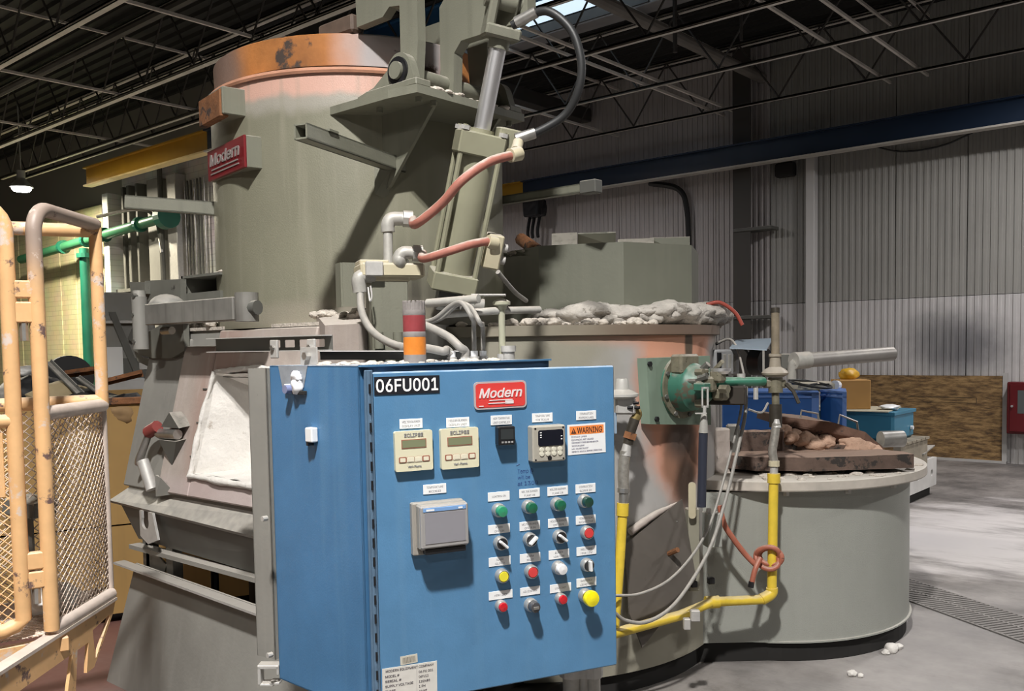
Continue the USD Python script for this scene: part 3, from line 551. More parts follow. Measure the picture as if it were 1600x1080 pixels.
rb.build('rubble', M['dustpile'], fu, smooth=True, kind='stuff')
# square-tube brackets standing off the stack
def sqtube(a, b, w, h, name='bracket_arm', wall=.006):
    d = unit(b-a); e = unit(np.cross(ZZ, d)); f = Fr(a, d, e, np.cross(d, e)); L = np.linalg.norm(b-a); m = MB()
    for lo, hi in (((0, -w/2, -h/2), (L, w/2, -h/2+wall)), ((0, -w/2, h/2-wall), (L, w/2, h/2)), ((0, -w/2, -h/2), (L, -w/2+wall, h/2)), ((0, w/2-wall, -h/2), (L, w/2, h/2))): m.box(f, lo, hi)
    m.build(name, M['olive'], fu); return f
f = sqtube(V(1.99, 2.675, 2.375), V(2.66, 2.89, 2.375), .055, .055)
MB().box(f, (.13, -.035, .026), (.19, .035, .034)).build('bracket_tab', M['olive'], fu)
sqtube(at(196, 316, 4.2), V(2.42, 3.84, 2.272), .04, .062)
f = sqtube(at(933, 291, 4.15), V(3.45, 3.05, 2.33), .04, .04)
MB().box(f, (-.01, -.03, -.03), (.08, .03, .03), .004).build('bracket_clamp', M['greydark'], fu)
# name sign and the smaller plate above it on the left of the stack
SIGN = paint('sign_red_shaded', (.17, .014, .018), .4, var=.08); SIL = flat('sign_silver', (.34, .30, .29), .45, .3)  # red darkened: the unlit look of the sign is put into its colour
sd = yawv(79.5); sn = yawv(169.5)
def stack_box(x_att, y0, y1, x_left, matface, name, inset=0.):
    rr_ = ray(x_att, (y0+y1)/2); A = rr_[:2]@rr_[:2]; B = -(rr_[:2]@SC[:2]); C = SC[:2]@SC[:2]-SR*SR; t = (-B-math.sqrt(B*B-A*C))/A
    S = E0+rr_*t; zz0, zz1 = S[2]-(y1-y0)/2*t/CF, S[2]+(y1-y0)/2*t/CF
    return S, zz0, zz1
S, z0, z1 = stack_box(409, 214, 264, 0, None, '')
out = .078; E_ = S+sn*out; wd = .42
sgf = Fr((E_[0], E_[1], z0), -sd, ZZ, sn)
MB().box(sgf, (-wd, 0, -out-.03), (0, z1-z0, -.012), .004).build('sign_box', M['olive'], fu)
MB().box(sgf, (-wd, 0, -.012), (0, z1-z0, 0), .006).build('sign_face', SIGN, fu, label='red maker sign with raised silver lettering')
b = MB(); hh_ = z1-z0; b.text(sgf, 'Modern', -wd+.03, hh_*.46, hh_*.36, .004, True, width=wd-.085, italic=.22); b.box(sgf, (-wd+.05, hh_*.30, 0), (-.07, hh_*.345, .003)); b.box(sgf, (-wd+.04, hh_*.17, 0), (-.06, hh_*.215, .003)); b.build('sign_lettering', SIL, fu)
S, z0, z1 = stack_box(383, 140, 182, 0, None, ''); E_ = S+sn*.10; sgf = Fr((E_[0], E_[1], z0), -sd, ZZ, sn)
MB().box(sgf, (-.16, 0, -.22), (0, z1-z0, 0), .004).build('side_box', M['olive'], fu)
MB().box(sgf, (-.26, -.01, -.03), (-.012, z1-z0-.01, .008), .004).build('rusty_plate', M['rust'], fu, label='rusty orange plate on the side of the stack')

# ---------------------------------------------------------------- stack lid with hinge arms
ORANGE = paint('lid_rust', (.40, .155, .04), .75, var=.4, vscale=4., spots=((.05, .035, .028), .30, 4.2), bump=.12,
    stain=[((2.66, 2.86, 2.85), (.23, .24, .3), (.40, .385, .39), .2, .95), ((2.49, 3.02, 2.85), (.06, .06, .3), (.52, .30, .22), .6, .6), ((2.29, 3.72, 2.85), (.16, .22, .3), (.21, .16, .14), .5, .85)])
ld = thing('stack_lid', 'round rust-orange lid closed on top of the furnace stack with two hinge arms', 'lid', (2.969, 3.511, 2.78))
MB().lathe(sf, [(0, 2.80), (.672, 2.80), (.678, 2.79), (.682, 2.915), (.668, 2.925), (0, 2.925)], 112).build('lid_ring', ORANGE, ld, smooth=30)
MB().prism(Fr((0, 0, 0), (0, 1, 0), (0, 0, 1)), [(2.615, 2.64), (2.715, 2.63), (2.70, 2.74), (2.70, 2.955), (2.76, 2.965), (2.80, 2.935), (2.96, 2.932), (2.965, 3.05), (2.80, 3.20), (2.60, 3.32), (2.60, 2.80)], 2.502, 2.545).build('hinge_arm', M['olive'], ld)
MB().prism(Fr((0, 0, 0), (0, 1, 0), (0, 0, 1)), [(2.62, 2.63), (2.71, 2.63), (2.69, 2.75), (2.69, 3.0), (2.64, 3.05), (2.30, 3.06), (2.22, 3.02), (2.22, 2.86), (2.28, 2.84), (2.57, 2.84), (2.61, 2.80)], 2.715, 2.765).build('hinge_arm', M['olive'], ld)
MB().prism(Fr((0, 0, 0), (0, 1, 0), (0, 0, 1)), [(2.62, 2.63), (2.72, 2.63), (2.74, 2.93), (3.0, 2.95), (3.0, 3.05), (2.62, 3.05)], 2.93, 2.97).build('hinge_arm', M['olive'], ld)
MB().box(FZ, (2.50, 2.99, 2.926), (2.56, 3.22, 3.00), .01).build('lid_lug', paint('lug_brown', (.12, .085, .065), .7, var=.3, vscale=10.), ld)
MB().cyl((2.455, 2.67, 2.685), (3.08, 2.67, 2.685), .032, n=20).build('hinge_shaft', M['olive'], ld, smooth=40)
MB().cyl((2.452, 2.67, 2.685), (2.463, 2.67, 2.685), .054, n=24, inner=.036).build('shaft_collar', M['black'], ld, smooth=40)
MB().cyl((2.44, 2.67, 2.685), (2.456, 2.67, 2.685), .034, n=20).build('shaft_end', M['olive'], ld, smooth=40)

# ---------------------------------------------------------------- hydraulic cylinder that lifts the lid
ha = V(2.69, 2.635, 1.84); hbp = V(2.69, 2.315, 2.87); hd = unit(hbp-ha); hx = yawv(-38); hy = unit(np.cross(hd, hx)); hx = np.cross(hy, hd)
hf = Fr(ha, hx, hy, hd)
hc = thing('hydraulic_cylinder', 'olive tie-rod hydraulic cylinder with bright chrome rod leaning against the stack', 'cylinder', ha)
L1 = .615
HY = paint('hydraulic_olive', (.275, .27, .19), .45, var=.1, vscale=6., dust=(DUST, .6))
MB().box(hf, (-.092, -.092, 0), (.092, .092, .075), .006).build('end_cap', HY, hc); MB().box(hf, (-.092, -.092, L1-.07), (.092, .092, L1+.02), .006).build('end_cap', HY, hc)
MB().lathe(hf, [(.074, .07), (.074, L1-.06)], 32).build('barrel', HY, hc, smooth=40)
for sx in (-1, 1):
    for sy in (-1, 1):
        MB().cyl(hf.p(sx*.077, sy*.077, .0), hf.p(sx*.077, sy*.077, L1+.04), .011, n=8).build('tie_rod', HY, hc, smooth=40)
        MB().cyl(hf.p(sx*.077, sy*.077, L1+.02), hf.p(sx*.077, sy*.077, L1+.036), .02, n=6).build('tie_rod_nut', M['zinc'], hc)
MB().cyl(hf.p(0, 0, L1), hf.p(0, 0, L1+.035), .05, n=24).build('gland', HY, hc, smooth=40)
MB().cyl(hf.p(0, 0, L1), hf.p(0, 0, .985), .0335, n=28).build('rod', M['chrome'], hc, smooth=40, label='bright chrome piston rod')
MB().cyl(hf.p(0, 0, .955), hf.p(0, 0, 1.0), .042, n=20).build('rod_nut', M['olive'], hc, smooth=40)
MB().box(hf, (-.07, -.065, .99), (.07, .065, 1.035), .008).build('clevis_base', M['olive'], hc)
for sx in (-1, 1): MB().box(hf, (sx*.07, -.055, 1.02), (sx*.036, .055, 1.2), .012).build('clevis_ear', M['olive'], hc)
MB().cyl(hf.p(-.085, 0, 1.13), hf.p(.085, 0, 1.13), .036, n=20).build('clevis_pin', M['olive'], hc, smooth=40)
MB().box(hf, (-.05, -.05, -.09), (.05, .05, 0), .006).build('foot_clevis', M['greydark'], hc)
MB().box(hf, (.06, -.07, L1-.03), (.15, .07, L1+.06), .006).build('port_block', HY, hc)
MB().box(hf, (.10, -.06, .12), (.17, .05, .26), .006).build('limit_switch', M['cream'], hc)
for w in (.16, .21): MB().cyl(hf.p(.165, -.02, w), hf.p(.195, -.02, w), .018, n=10).build('switch_gland', M['zinc'], hc, smooth=40)
MB().cyl(hf.p(.04, -.09, -.03), hf.p(.13, -.09, -.03), .03, n=14).build('bleed_elbow', M['pipegrey'], hc, smooth=40)
# ---------------------------------------------------------------- octagonal hood on the chamber
hv = math.degrees(math.atan2(-HC[1], -HC[0])); oct_ = [HC+yawv(hv+12+45*i+(0))*HR for i in range(8)]
M['hood'] = paint('hood_paint', (.155, .16, .125), .5, var=.08, vscale=4., dust=(DUST, .6), streak=((.19, .19, .15), .4), bump=.05)
ho = thing('exhaust_hood', 'octagonal olive sheet-metal hood sitting on the holding chamber', 'hood', HC+ZZ*1.7)
HZ0, HZ1 = 1.70, 2.10
for i in range(8):
    a, b = oct_[i], oct_[(i+1) % 8]; d = unit(b-a); MB().box(Fr(a, d, np.cross(ZZ, d)), (0, 0, HZ0), (np.linalg.norm(b-a), .006, HZ1)).build('side_panel', M['hood'], ho)
MB().prism(Fr((0, 0, 0), (1, 0, 0), (0, 1, 0)), [(p[0]*.98+HC[0]*.02, p[1]*.98+HC[1]*.02) for p in oct_], HZ1-.05, HZ1-.04).build('top_plate', M['dustpile'], ho)
for k, (px0, px1, py0, py1, dd, lean) in enumerate(((862, 902, 364, 386, 4.85, .1), (903, 962, 363, 384, 4.95, -.1), (965, 1022, 373, 396, 4.7, .1), (1015, 1078, 370, 402, 4.85, -.05))):
    a, b = at(px0, py1, dd), at(px1, py1, dd-.05); c, d = at(px1, py0, dd+lean), at(px0, py0+2, dd+lean); n_ = unit(np.cross(b-a, d-a))*.004
    MB().hull([a+n_, b+n_, c+n_, d+n_, a-n_, b-n_, c-n_, d-n_]).build('flap', M['hood'], ho)
b = MB()
for i in range(60):
    t = rng.random(); e = rng.choice([2, 3, 4, 5, 6]); q = oct_[e]*(1-t)+oct_[(e+1) % 8]*t; q = q*.97+HC*.03; b.add(*blob((q[0], q[1], HZ1-.01), rng.choice([.01, .015, .022]), i+900, (1.4, 1.4, .7), .4))
b.build('rubble', M['dustpile'], ho, smooth=True, kind='stuff')
MB().tube([at(814, 374, 5.0), at(840, 392, 4.8)], .035, 10).build('pipe_stub', M['rust'], ho, smooth=40)
# ================================================================ control cabinet (door ajar)
CL = V(1.4989, 1.8026, 1.5582); cb = frx(CL, -1.771); cW, cD, cH = .755, .4076, .914
cc = thing('control_cabinet', 'tall blue steel control cabinet with meters and coloured push buttons on its door', 'cabinet', cb.p(cW/2, cD/2, -cH))
b = MB(); t = .006
b.box(cb, (0, 0, -cH), (t, cD, 0), .002); b.box(cb, (cW-t, 0, -cH), (cW, cD, 0), .002); b.box(cb, (0, 0, -t), (cW, cD, 0), .002); b.box(cb, (0, 0, -cH), (cW, cD, -cH+t), .002); b.box(cb, (0, cD-t, -cH), (cW, cD, 0), .002)
b.box(cb, (0, 0, -cH), (.03, .004, 0)); b.box(cb, (cW-.03, 0, -cH), (cW, .004, 0)); b.box(cb, (0, 0, -.028), (cW, .004, 0)); b.box(cb, (0, 0, -cH), (cW, .004, -cH+.028))
b.build('body', M['blue'], cc)
b = MB(); b.box(cb, (0.0, -.012, -.004), (cW, 0, .0015)); b.build('drip_lip', M['bluedoor'], cc)
DDX = yawv(-25.394); DO = CL+cb.ex*.02-ZZ*.018+DDX*.01; DW, DH = .73, .887
df = Fr(DO, DDX, ZZ); DN = df.ez
door = MB(); door.box(df, (0, -DH, -.018), (DW, 0, 0), .005); door.box(df, (0, -DH, -.03), (.01, 0, -.01)); door.box(df, (DW-.012, -DH, -.03), (DW, 0, -.01)); dpr = door.build('door', M['bluedoor'], cc, label='blue door standing slightly ajar')
# piano hinge down the left edge
b = MB(); HNG = paint('hinge_blue', (.12, .20, .30), .45, .3, var=.15, vscale=20.)
b.box(Fr(CL+cb.ex*.012-cb.ey*.006, yawv(-12), ZZ), (0, -cH+.01, -.004), (.024, -.012, .004), .002); b.cyl(CL+cb.ex*.024-cb.ey*.010-ZZ*.014, CL+cb.ex*.024-cb.ey*.010-ZZ*(cH-.008), .0055, n=10)
hg = b.build('hinge', HNG, cc)
b = MB()
for i in range(17): MB().box(Fr(CL+cb.ex*.022-cb.ey*.0155-ZZ*(.06+i*.05), yawv(-12), ZZ), (-.0022, -.012, -.003), (.0022, .012, .002)).build('hinge_slot', M['black'], hg)

def duv(px, py):
    p = onplane(px, py, DO, DN)-DO; return np.dot(p, DDX), p[2]
def drect(cx, cy, w, h):
    u0, _ = duv(cx-w/2, cy); u1, _ = duv(cx+w/2, cy); _, v1 = duv(cx, cy-h/2); _, v0 = duv(cx, cy+h/2); return u0, v0, u1, v1
def plate(cx, cy, w, h, lines, name='legend_plate', th=.002, mat=None, hs=.30, tilt=0., ink=None):
    u0, v0, u1, v1 = drect(cx, cy, w, h); f = Fr(df.p(u0, v0), DDX*math.cos(tilt)+ZZ*math.sin(tilt), ZZ*math.cos(tilt)-DDX*math.sin(tilt), DN); W, H = u1-u0, v1-v0
    pr = MB().box(f, (0, 0, 0), (W, H, th), .0004).build(name, mat or M['white'], cc)
    if lines:
        m = MB(); n = len(lines); th_ = H*.22
        for i, s in enumerate(lines):
            yy = H*(1-(i+1)/(n+1))-th_/2-(H*.02 if n == 2 else 0)+(H*(.05-.10*i) if n == 2 else 0)
            m.text(f, s, W/2, yy, th_, th+.0003, False, width=min(W*.78, th_*.75*len(s)), anchor='c')
        m.build('lettering', ink or M['ink'], pr)
    return pr
# number plate and maker badge
u0, v0, u1, v1 = drect(635.5, 601.8, 102, 28); f = df
f = Fr(df.p(u0, v0), DDX, ZZ, DN); pr = MB().box(f, (0, 0, 0), (u1-u0, v1-v0, .002)).build('number_plate', flat('plate_black', (.012, .013, .018), .4), cc, label='black number plate with large white characters')
MB().text(f, '06FU001', (u1-u0)/2, (v1-v0)*.17, (v1-v0)*.68, .003, True, width=(u1-u0)*.95, anchor='c').build('lettering', M['white'], pr)
u0, v0, u1, v1 = drect(781, 617.5, 82, 43); W, H = u1-u0, v1-v0; f = Fr(df.p(u0, v0), unit(DDX+ZZ*.01), unit(ZZ-DDX*.01), DN)
def rrect(x0, y0, x1, y1, r): return sbox(x0+r, y0+r, x1-r, y1-r).buffer(r, quad_segs=5)
RED = flat('badge_red', (.62, .05, .045), .4); WB = flat('badge_white', (.70, .62, .62), .4); WRM = flat('badge_rim', (.42, .36, .37), .4)
pr = MB().prism(f, rrect(0, 0, W, H, .012), 0, .004).build('maker_badge', WRM, cc, label='red rounded maker badge with white rim and lettering')
MB().prism(f, rrect(.005, .005, W-.005, H-.005, .009), .003, .0048).build('badge_face', RED, pr)
b = MB(); b.text(f, 'Modern', .014, H*.42, H*.33, .0062, True, width=W*.80, italic=.25); b.box(f, (W*.28, H*.30, 0), (W*.72, H*.335, .0062)); b.box(f, (W*.26, H*.19, 0), (W*.6, H*.225, .0062)); b.box(f, (W*.58, H*.17, 0), (W*.74, H*.29, .0062)); b.box(f, (W*.08, H*.11, 0), (W*.17, H*.14, .006)); b.build('lettering', WB, pr)
# legend plates with their devices
for cx, cy, w, h, L in ((642, 662, 36, 15, ['MELTER BURNER', 'DISPLAY UNIT']), (715, 660, 36, 15, ['HOLDER BURNER', 'DISPLAY UNIT']), (783, 656.5, 33, 15, ['HIGH TEMPERATURE', 'LIMIT CONTROLLER']), (847, 652.5, 32, 14, ['TEMPERATURE', 'CONTROLLER']),
                        (915.5, 649, 31, 14, ['COMBUSTION', 'WARNING LABEL']), (679, 764, 36, 15, ['TEMPERATURE', 'RECORDER']),
                        (779, 775.5, 34, 14, ['CONTROL ON']), (827, 770.5, 32, 14, ['MELTER BURNER', 'FLAME ON']), (871, 767, 32, 14, ['HOLDER BURNER', 'FLAME ON']), (914.5, 763, 31, 14, ['COMBUSTION', 'BLOWER ON']),
                        (779.5, 826.5, 34, 14, ['POWER', 'OFF  ON']), (827.5, 821.5, 32, 14, ['MELTER BURNER', 'OFF  RUN']), (872, 816.5, 32, 14, ['HOLDER BURNER', 'OFF  RUN']), (915, 812, 31, 13.5, ['COMBUSTION', 'BLOWER STOP']),
                        (780.5, 877, 34, 14, ['ALARM', 'SILENCE']), (828, 871.5, 32, 14, ['ALARM', 'RESET']), (873, 866, 32, 14, ['BURNER', 'LOW FIRE']), (916, 860.5, 31, 13.5, ['MELT FIRE', 'HIGH  LOW']),
                        (782, 929.5, 37, 13, ['HIGH LIMIT']), (828, 923.5, 31, 13, ['LID CONTROL']), (875.5, 918.5, 33, 13, ['LOW LIMIT']), (916, 909.5, 31, 13.5, ['EMERGENCY', 'LID RETURN'])):
    plate(cx, cy, w, h, L, mat=M['white'])
BEZ = flat('button_bezel', (.5, .49, .47), .3, .6); LENSES = {}
def lens(n, c, r=.25, **k):
    if n not in LENSES: LENSES[n] = flat('button_'+n, c, r, coat_weight=.5, **k)
    return LENSES[n]
def button(cx, cy, kind, col, cname, r=.0195, ang=-40., name='push_button', out=.036):
    """cx, cy: where the bezel meets the door."""
    u, v = duv(cx, cy); f = Fr(df.p(u, v), DDX, ZZ, DN)
    pr = MB().lathe(f, [(r*1.02, 0), (r*1.02, .006), (r*.96, .017), (r*.84, .020), (r*.80, .020), (r*.80, .012), (0, .012)], 28).build(name, BEZ, cc, smooth=35, label=cname)
    if kind == 'pilot': MB().lathe(f, [(r*.79, .012), (r*.80, out-.004), (r*.70, out), (0, out+.002)], 24).build('lens', lens(*col), pr, smooth=35)
    elif kind == 'flush': MB().lathe(f, [(r*.74, .012), (r*.74, .019), (r*.68, .021), (0, .021)], 24).build('cap', lens(*col), pr, smooth=35)
    elif kind == 'mush': MB().lathe(f, [(r*.6, .012), (r*.6, .03), (r*1.12, .034), (r*1.16, .044), (r*1.05, .05), (r*.4, .053), (0, .053)], 28).build('cap', lens(*col), pr, smooth=35)
    elif kind == 'sel':
        MB().lathe(f, [(r*.79, .012), (r*.79, .021), (r*.74, .023), (0, .023)], 24).build('knob', lens('black', (.015, .015, .017)), pr, smooth=35)
        a = math.radians(ang); g = Fr(f.p(0, 0), f.ex*math.cos(a)+f.ey*math.sin(a), f.ey*math.cos(a)-f.ex*math.sin(a), DN); MB().box(g, (-r*.74, -r*.20, .02), (r*.80, r*.20, .036), .002).build('pointer', lens('pointer', (.75, .75, .75)), pr)
G1, G2, G3 = ('green', (.03, .26, .13)), ('dark_green', (.012, .11, .055)), ('black_green', (.012, .05, .035))
for a in ((778, 797, 'pilot', G1, 'light green indicator light'), (824.5, 791.5, 'pilot', G2, 'dark green indicator light'), (869, 787.5, 'pilot', G2, 'dark green indicator light'), (911.5, 782.5, 'pilot', G3, 'nearly black green indicator light')): button(*a, name='indicator_light')
for cx, cy, an in ((780.5, 848, -42), (826.5, 842.5, 42), (872.5, 838, -40), (915.5, 882, 92)): button(cx, cy, 'sel', None, 'black selector switch with white pointer', ang=an, name='selector_switch')
button(915.5, 831.5, 'flush', ('red', (.62, .05, .05)), 'flush red push button'); button(783, 899, 'flush', ('yellow', (.75, .66, .04)), 'flush yellow push button'); button(828.5, 892.5, 'flush', ('red', (.62, .05, .05)), 'flush red push button')
button(871, 886.5, 'pilot', ('white', (.75, .75, .76)), 'white indicator light', name='indicator_light')
button(781.5, 946, 'pilot', ('crimson', (.50, .012, .02)), 'small red push button', r=.0165, out=.026); button(828, 944.5, 'pilot', ('keygrey', (.06, .06, .065)), 'black key switch', name='key_switch', out=.04); button(874.5, 934.5, 'pilot', ('crimson', (.50, .012, .02)), 'small red push button', r=.0165, out=.026)
button(913, 930, 'mush', ('bright_yellow', (.85, .74, .01)), 'large yellow mushroom push button', r=.0205)
kf = duv(828, 944.5); kf = Fr(df.p(*kf), DDX, ZZ, DN); MB().box(kf, (-.008, -.004, .04), (.008, .004, .045), .001).build('key_slot', M['steel'], cc)
# burner display units
CRM = flat('meter_cream', (.66, .63, .46), .45); LCD = flat('meter_lcd', (.20, .22, .13), .2); BRN = flat('meter_brown', (.30, .12, .08), .5); GRYT = flat('meter_grey_print', (.25, .25, .26), .5)
for cx, cy in ((644.5, 704), (716, 700)):
    u0, v0, u1, v1 = drect(cx, cy, 58.5, 62.5); W, H = u1-u0, v1-v0; f = Fr(df.p(u0, v0), unit(DDX+ZZ*.008), unit(ZZ-DDX*.008), DN)
    pr = MB().prism(f, rrect(0, 0, W, H, .005), 0, .014).build('display_unit', CRM, cc, label='cream display unit with small screen and four keys')
    MB().box(f, (W*.17, H*.57, .012), (W*.83, H*.79, .0152)).build('bezel_print', BRN, pr); MB().box(f, (W*.19, H*.59, .012), (W*.81, H*.77, .0156)).build('screen', LCD, pr)
    kb, kw = MB(), MB(); tx = MB()
    for i in range(4):
        x = W*(.19+.207*i); (kb if i in (0, 3) else kw).prism(f, rrect(x-.010, H*.22, x+.010, H*.36, .003), .013, .0152)
        kw.prism(f, rrect(x-.0072, H*.24, x+.0072, H*.34, .002), .013, .016); kb.prism(f, rrect(x-.0104, H*.217, x+.0104, H*.363, .003), .013, .0148)
    kb.build('key_outline', BRN, pr); kw.build('key', flat('meter_key', (.7, .66, .52), .4) if cx < 700 else usdkit.UsdShade.Material.Get(stage, '/World/Looks/meter_key'), pr)
    tx.text(f, 'ECLIPSE', W/2, H*.855, H*.085, .0152, True, width=W*.5, anchor='c'); tx.text(f, 'Veri-Flame', W/2, H*.09, H*.05, .0152, True, width=W*.36, anchor='c'); tx.build('lettering', GRYT, pr)
# small black limit controller
u0, v0, u1, v1 = drect(786, 680, 26, 29); W, H = u1-u0, v1-v0; f = Fr(df.p(u0, v0), DDX, ZZ, DN)
pr = MB().box(f, (0, 0, 0), (W, H, .028), .003).build('limit_controller', M['black'], cc, label='small square black controller')
b = MB(); 
for i in range(4): b.box(f, (W*(.16+.19*i), H*.12, .026), (W*(.28+.19*i), H*.22, .0295))
b.build('key', flat('key_grey', (.3, .3, .3), .5), pr); MB().box(f, (W*.12, H*.32, .026), (W*.88, H*.86, .0288)).build('screen', flat('screen_dark', (.035, .04, .042), .15), pr)
# temperature controller
u0, v0, u1, v1 = drect(849.5, 691.5, 51, 56); W, H = u1-u0, v1-v0; f = Fr(df.p(u0, v0), DDX, ZZ, DN); GB = paint('instrument_grey', (.36, .34, .29), .45, var=.06, vscale=20.)
pr = MB().box(f, (0, 0, 0), (W, H, .036), .004).build('temperature_controller', GB, cc, label='grey temperature controller with black screen and eight keys')
MB().prism(f, rrect(W*.16, H*.44, W*.92, H*.88, .006), .03, .0375).build('screen', flat('screen_black', (.008, .009, .016), .12), pr)
b = MB()
for j in range(2):
    for i in range(4): b.lathe(Fr(f.p(W*(.26+.185*i), H*(.345-.115*j), .034), DDX, ZZ*.7, DN), [(.0075, 0), (.0068, .004), (0, .0045)], 12)
b.build('key', flat('key_pale', (.62, .6, .5), .4), pr, smooth=35)
b = MB()
for x, y_ in ((.21, .80), (.21, .73), (.21, .67), (.84, .68), (.84, .60)): b.box(f, (W*x, H*y_, .03), (W*x+.005, H*y_+.003, .0382))
b.build('mark', M['white'], pr)
b = MB()
for x in (.08, .92):
    for y_ in (.07, .93): b.cyl(f.p(W*x, H*y_, .03), f.p(W*x, H*y_, .0368), .0028, n=8)
b.cyl(f.p(W*.5, H*.10, .03), f.p(W*.5, H*.10, .037), .0065, n=12); b.build('screw', M['black'], pr)
# warning sticker
u0, v0, u1, v1 = drect(916.5, 686, 59, 47); W, H = u1-u0, v1-v0; f = Fr(df.p(u0, v0), unit(DDX+ZZ*.012), unit(ZZ-DDX*.012), DN)
pr = MB().box(f, (0, 0, 0), (W, H, .0012)).build('warning_sticker', M['white'], cc, label='white sticker headed WARNING on orange')
MB().box(f, (W*.055, H*.66, 0), (W*.955, H*.94, .0015)).build('orange_band', flat('sticker_orange', (.82, .25, .06), .45), pr)
b = MB(); DR = flat('sticker_print', (.10, .035, .02), .5); b.text(f, 'WARNING', W*.25, H*.70, H*.185, .0019, True, width=W*.66); b.prism(f, [(W*.09, H*.70), (W*.225, H*.70), (W*.157, H*.89)], .001, .0019); b.build('lettering', DR, pr)
MB().box(f, (W*.151, H*.745, .001), (W*.163, H*.83, .0022)).build('exclamation_mark', flat('sticker_orange2', (.82, .25, .06), .45), pr)
b = MB()
for i, (s, w) in enumerate((('DO NOT OPEN', .40), ('ELECTRICAL ARC HAZARD', .58), ('DISCONNECT POWER BEFORE SERVICE', .70), ('SHOCK OR BURNS', .33), ('MAY CAUSE INJURY', .44), ('REFER TO MANUAL BEFORE OPERATING', .80))): b.text(f, s, W*.10, H*(.565-.098*i), H*.048, .0017, True, width=W*w)
b.build('fine_print', flat('print_grey', (.28, .28, .34), .6), pr)
# chart recorder
u0, v0, u1, v1 = drect(683, 820, 80, 82); W, H = u1-u0, v1-v0; f = Fr(df.p(u0, v0), unit(DDX+ZZ*.006), unit(ZZ-DDX*.006), DN); RC = paint('recorder_case', (.30, .28, .25), .45, var=.05, vscale=10.)
pr = MB().box(f, (-.004, -.002, 0), (W-.004, H-.004, .022), .003).box(f, (.006, .016, .02), (W-.004, H-.006, .052), .005).build('chart_recorder', RC, cc, label='grey square chart recorder with blue-edged window')
WF = flat('recorder_frame', (.36, .35, .345), .4, .2)
MB().box(f, (.007, .022, .046), (W-.005, H-.009, .060), .004).build('window_frame', WF, pr); MB().box(f, (.014, H-.024, .046), (W-.012, H-.013, .0615), .001).build('blue_strip', flat('recorder_blue', (.18, .33, .60), .3), pr)
MB().box(f, (.018, .034, .046), (W-.015, H-.027, .0612)).build('screen', flat('recorder_screen', (.25, .245, .27), .35), pr); MB().box(f, (.02, .004, .03), (W-.012, .018, .0532), .001).build('slot', M['black'], pr)
b = MB(); b.box(f, (.022, H-.0215, .06), (.044, H-.0165, .062)); b.box(f, (W-.034, H-.0212, .06), (W-.022, H-.0168, .062)); b.build('blue_strip_mark', M['white'], pr)
# nameplate and bar-code tag at the foot
tl, tr = onplane(597, 1045.5, DO, DN), onplane(682.5, 1032.5, DO, DN); W = np.linalg.norm(tr-tl); ex = unit(tr-tl); H = .115; f = Fr(tl-np.cross(DN, ex)*H, ex, np.cross(DN, ex), DN)
PAL = paint('nameplate_aluminium', (.62, .60, .56), .45, var=.06, vscale=30.)
pr = MB().box(f, (0, 0, 0), (W, H, .0015)).build('nameplate', PAL, cc, label='pale rating plate at the foot of the door')
b = MB(); b.text(f, 'MODERN EQUIPMENT COMPANY', W*.06, H*.90, .0062, .002, True, width=W*.88)
for i, (l, r_) in enumerate((('MODEL #', '06 FU 001'), ('SERIAL #', '06FU12'), ('SUPPLY VOLTAGE', '120/480'), ('PHASE', '1 PH'), ('FREQUENCY', '60 HZ'), ('CONTROL CURRENT', '15 A'))): b.text(f, l, W*.05, H*(.775-.115*i), .0062, .002, True, width=.0055*len(l)); b.text(f, r_, W*.66, H*(.775-.115*i), .0062, .002, True, width=.0045*len(r_))
b.box(f, (W*.62, H*.1, 0), (W*.624, H*.87, .0018)); b.build('lettering', flat('plate_print', (.09, .08, .09), .6), pr)
u0, v0, u1, v1 = drect(639, 1031, 27, 13.5); f = Fr(df.p(u0, v0), unit(DDX+ZZ*.03), unit(ZZ-DDX*.03), DN); W, H = u1-u0, v1-v0
pr = MB().box(f, (0, 0, 0), (W, H, .001)).build('barcode_tag', flat('tag_beige', (.55, .52, .44), .5), cc); b = MB(); x = W*.14
while x < W*.86: w_ = rng.choice([.0006, .0009, .0014]); b.box(f, (x, H*.14, 0), (x+w_, H*.82, .0013)); x += w_+rng.choice([.0007, .001])
b.build('bars', flat('tag_print', (.18, .16, .13), .6), pr)
# pencilled note on the door: three short lines in dark ink
b = MB(); WR = flat('pen_ink', (.022, .055, .19), .6)
u, v = duv(809, 740); f = Fr(df.p(u, v), DDX, ZZ, DN)
b.text(f, 'Temp @', .0, 0, .011, .0004, False, width=.048); u, v = duv(809, 749.5); f2 = Fr(df.p(u, v), DDX, ZZ, DN); b.text(f2, 'will be', .0, 0, .010, .0004, False, width=.038); u, v = duv(809, 759.5); f3 = Fr(df.p(u, v), DDX, ZZ, DN); b.text(f3, 'at 1300', .0, 0, .011, .0004, False, width=.062)
b.tube([f.p(-.004, .022, .0003), f.p(.006, .026, .0003)], .0008, 4); b.build('handwriting', WR, cc)
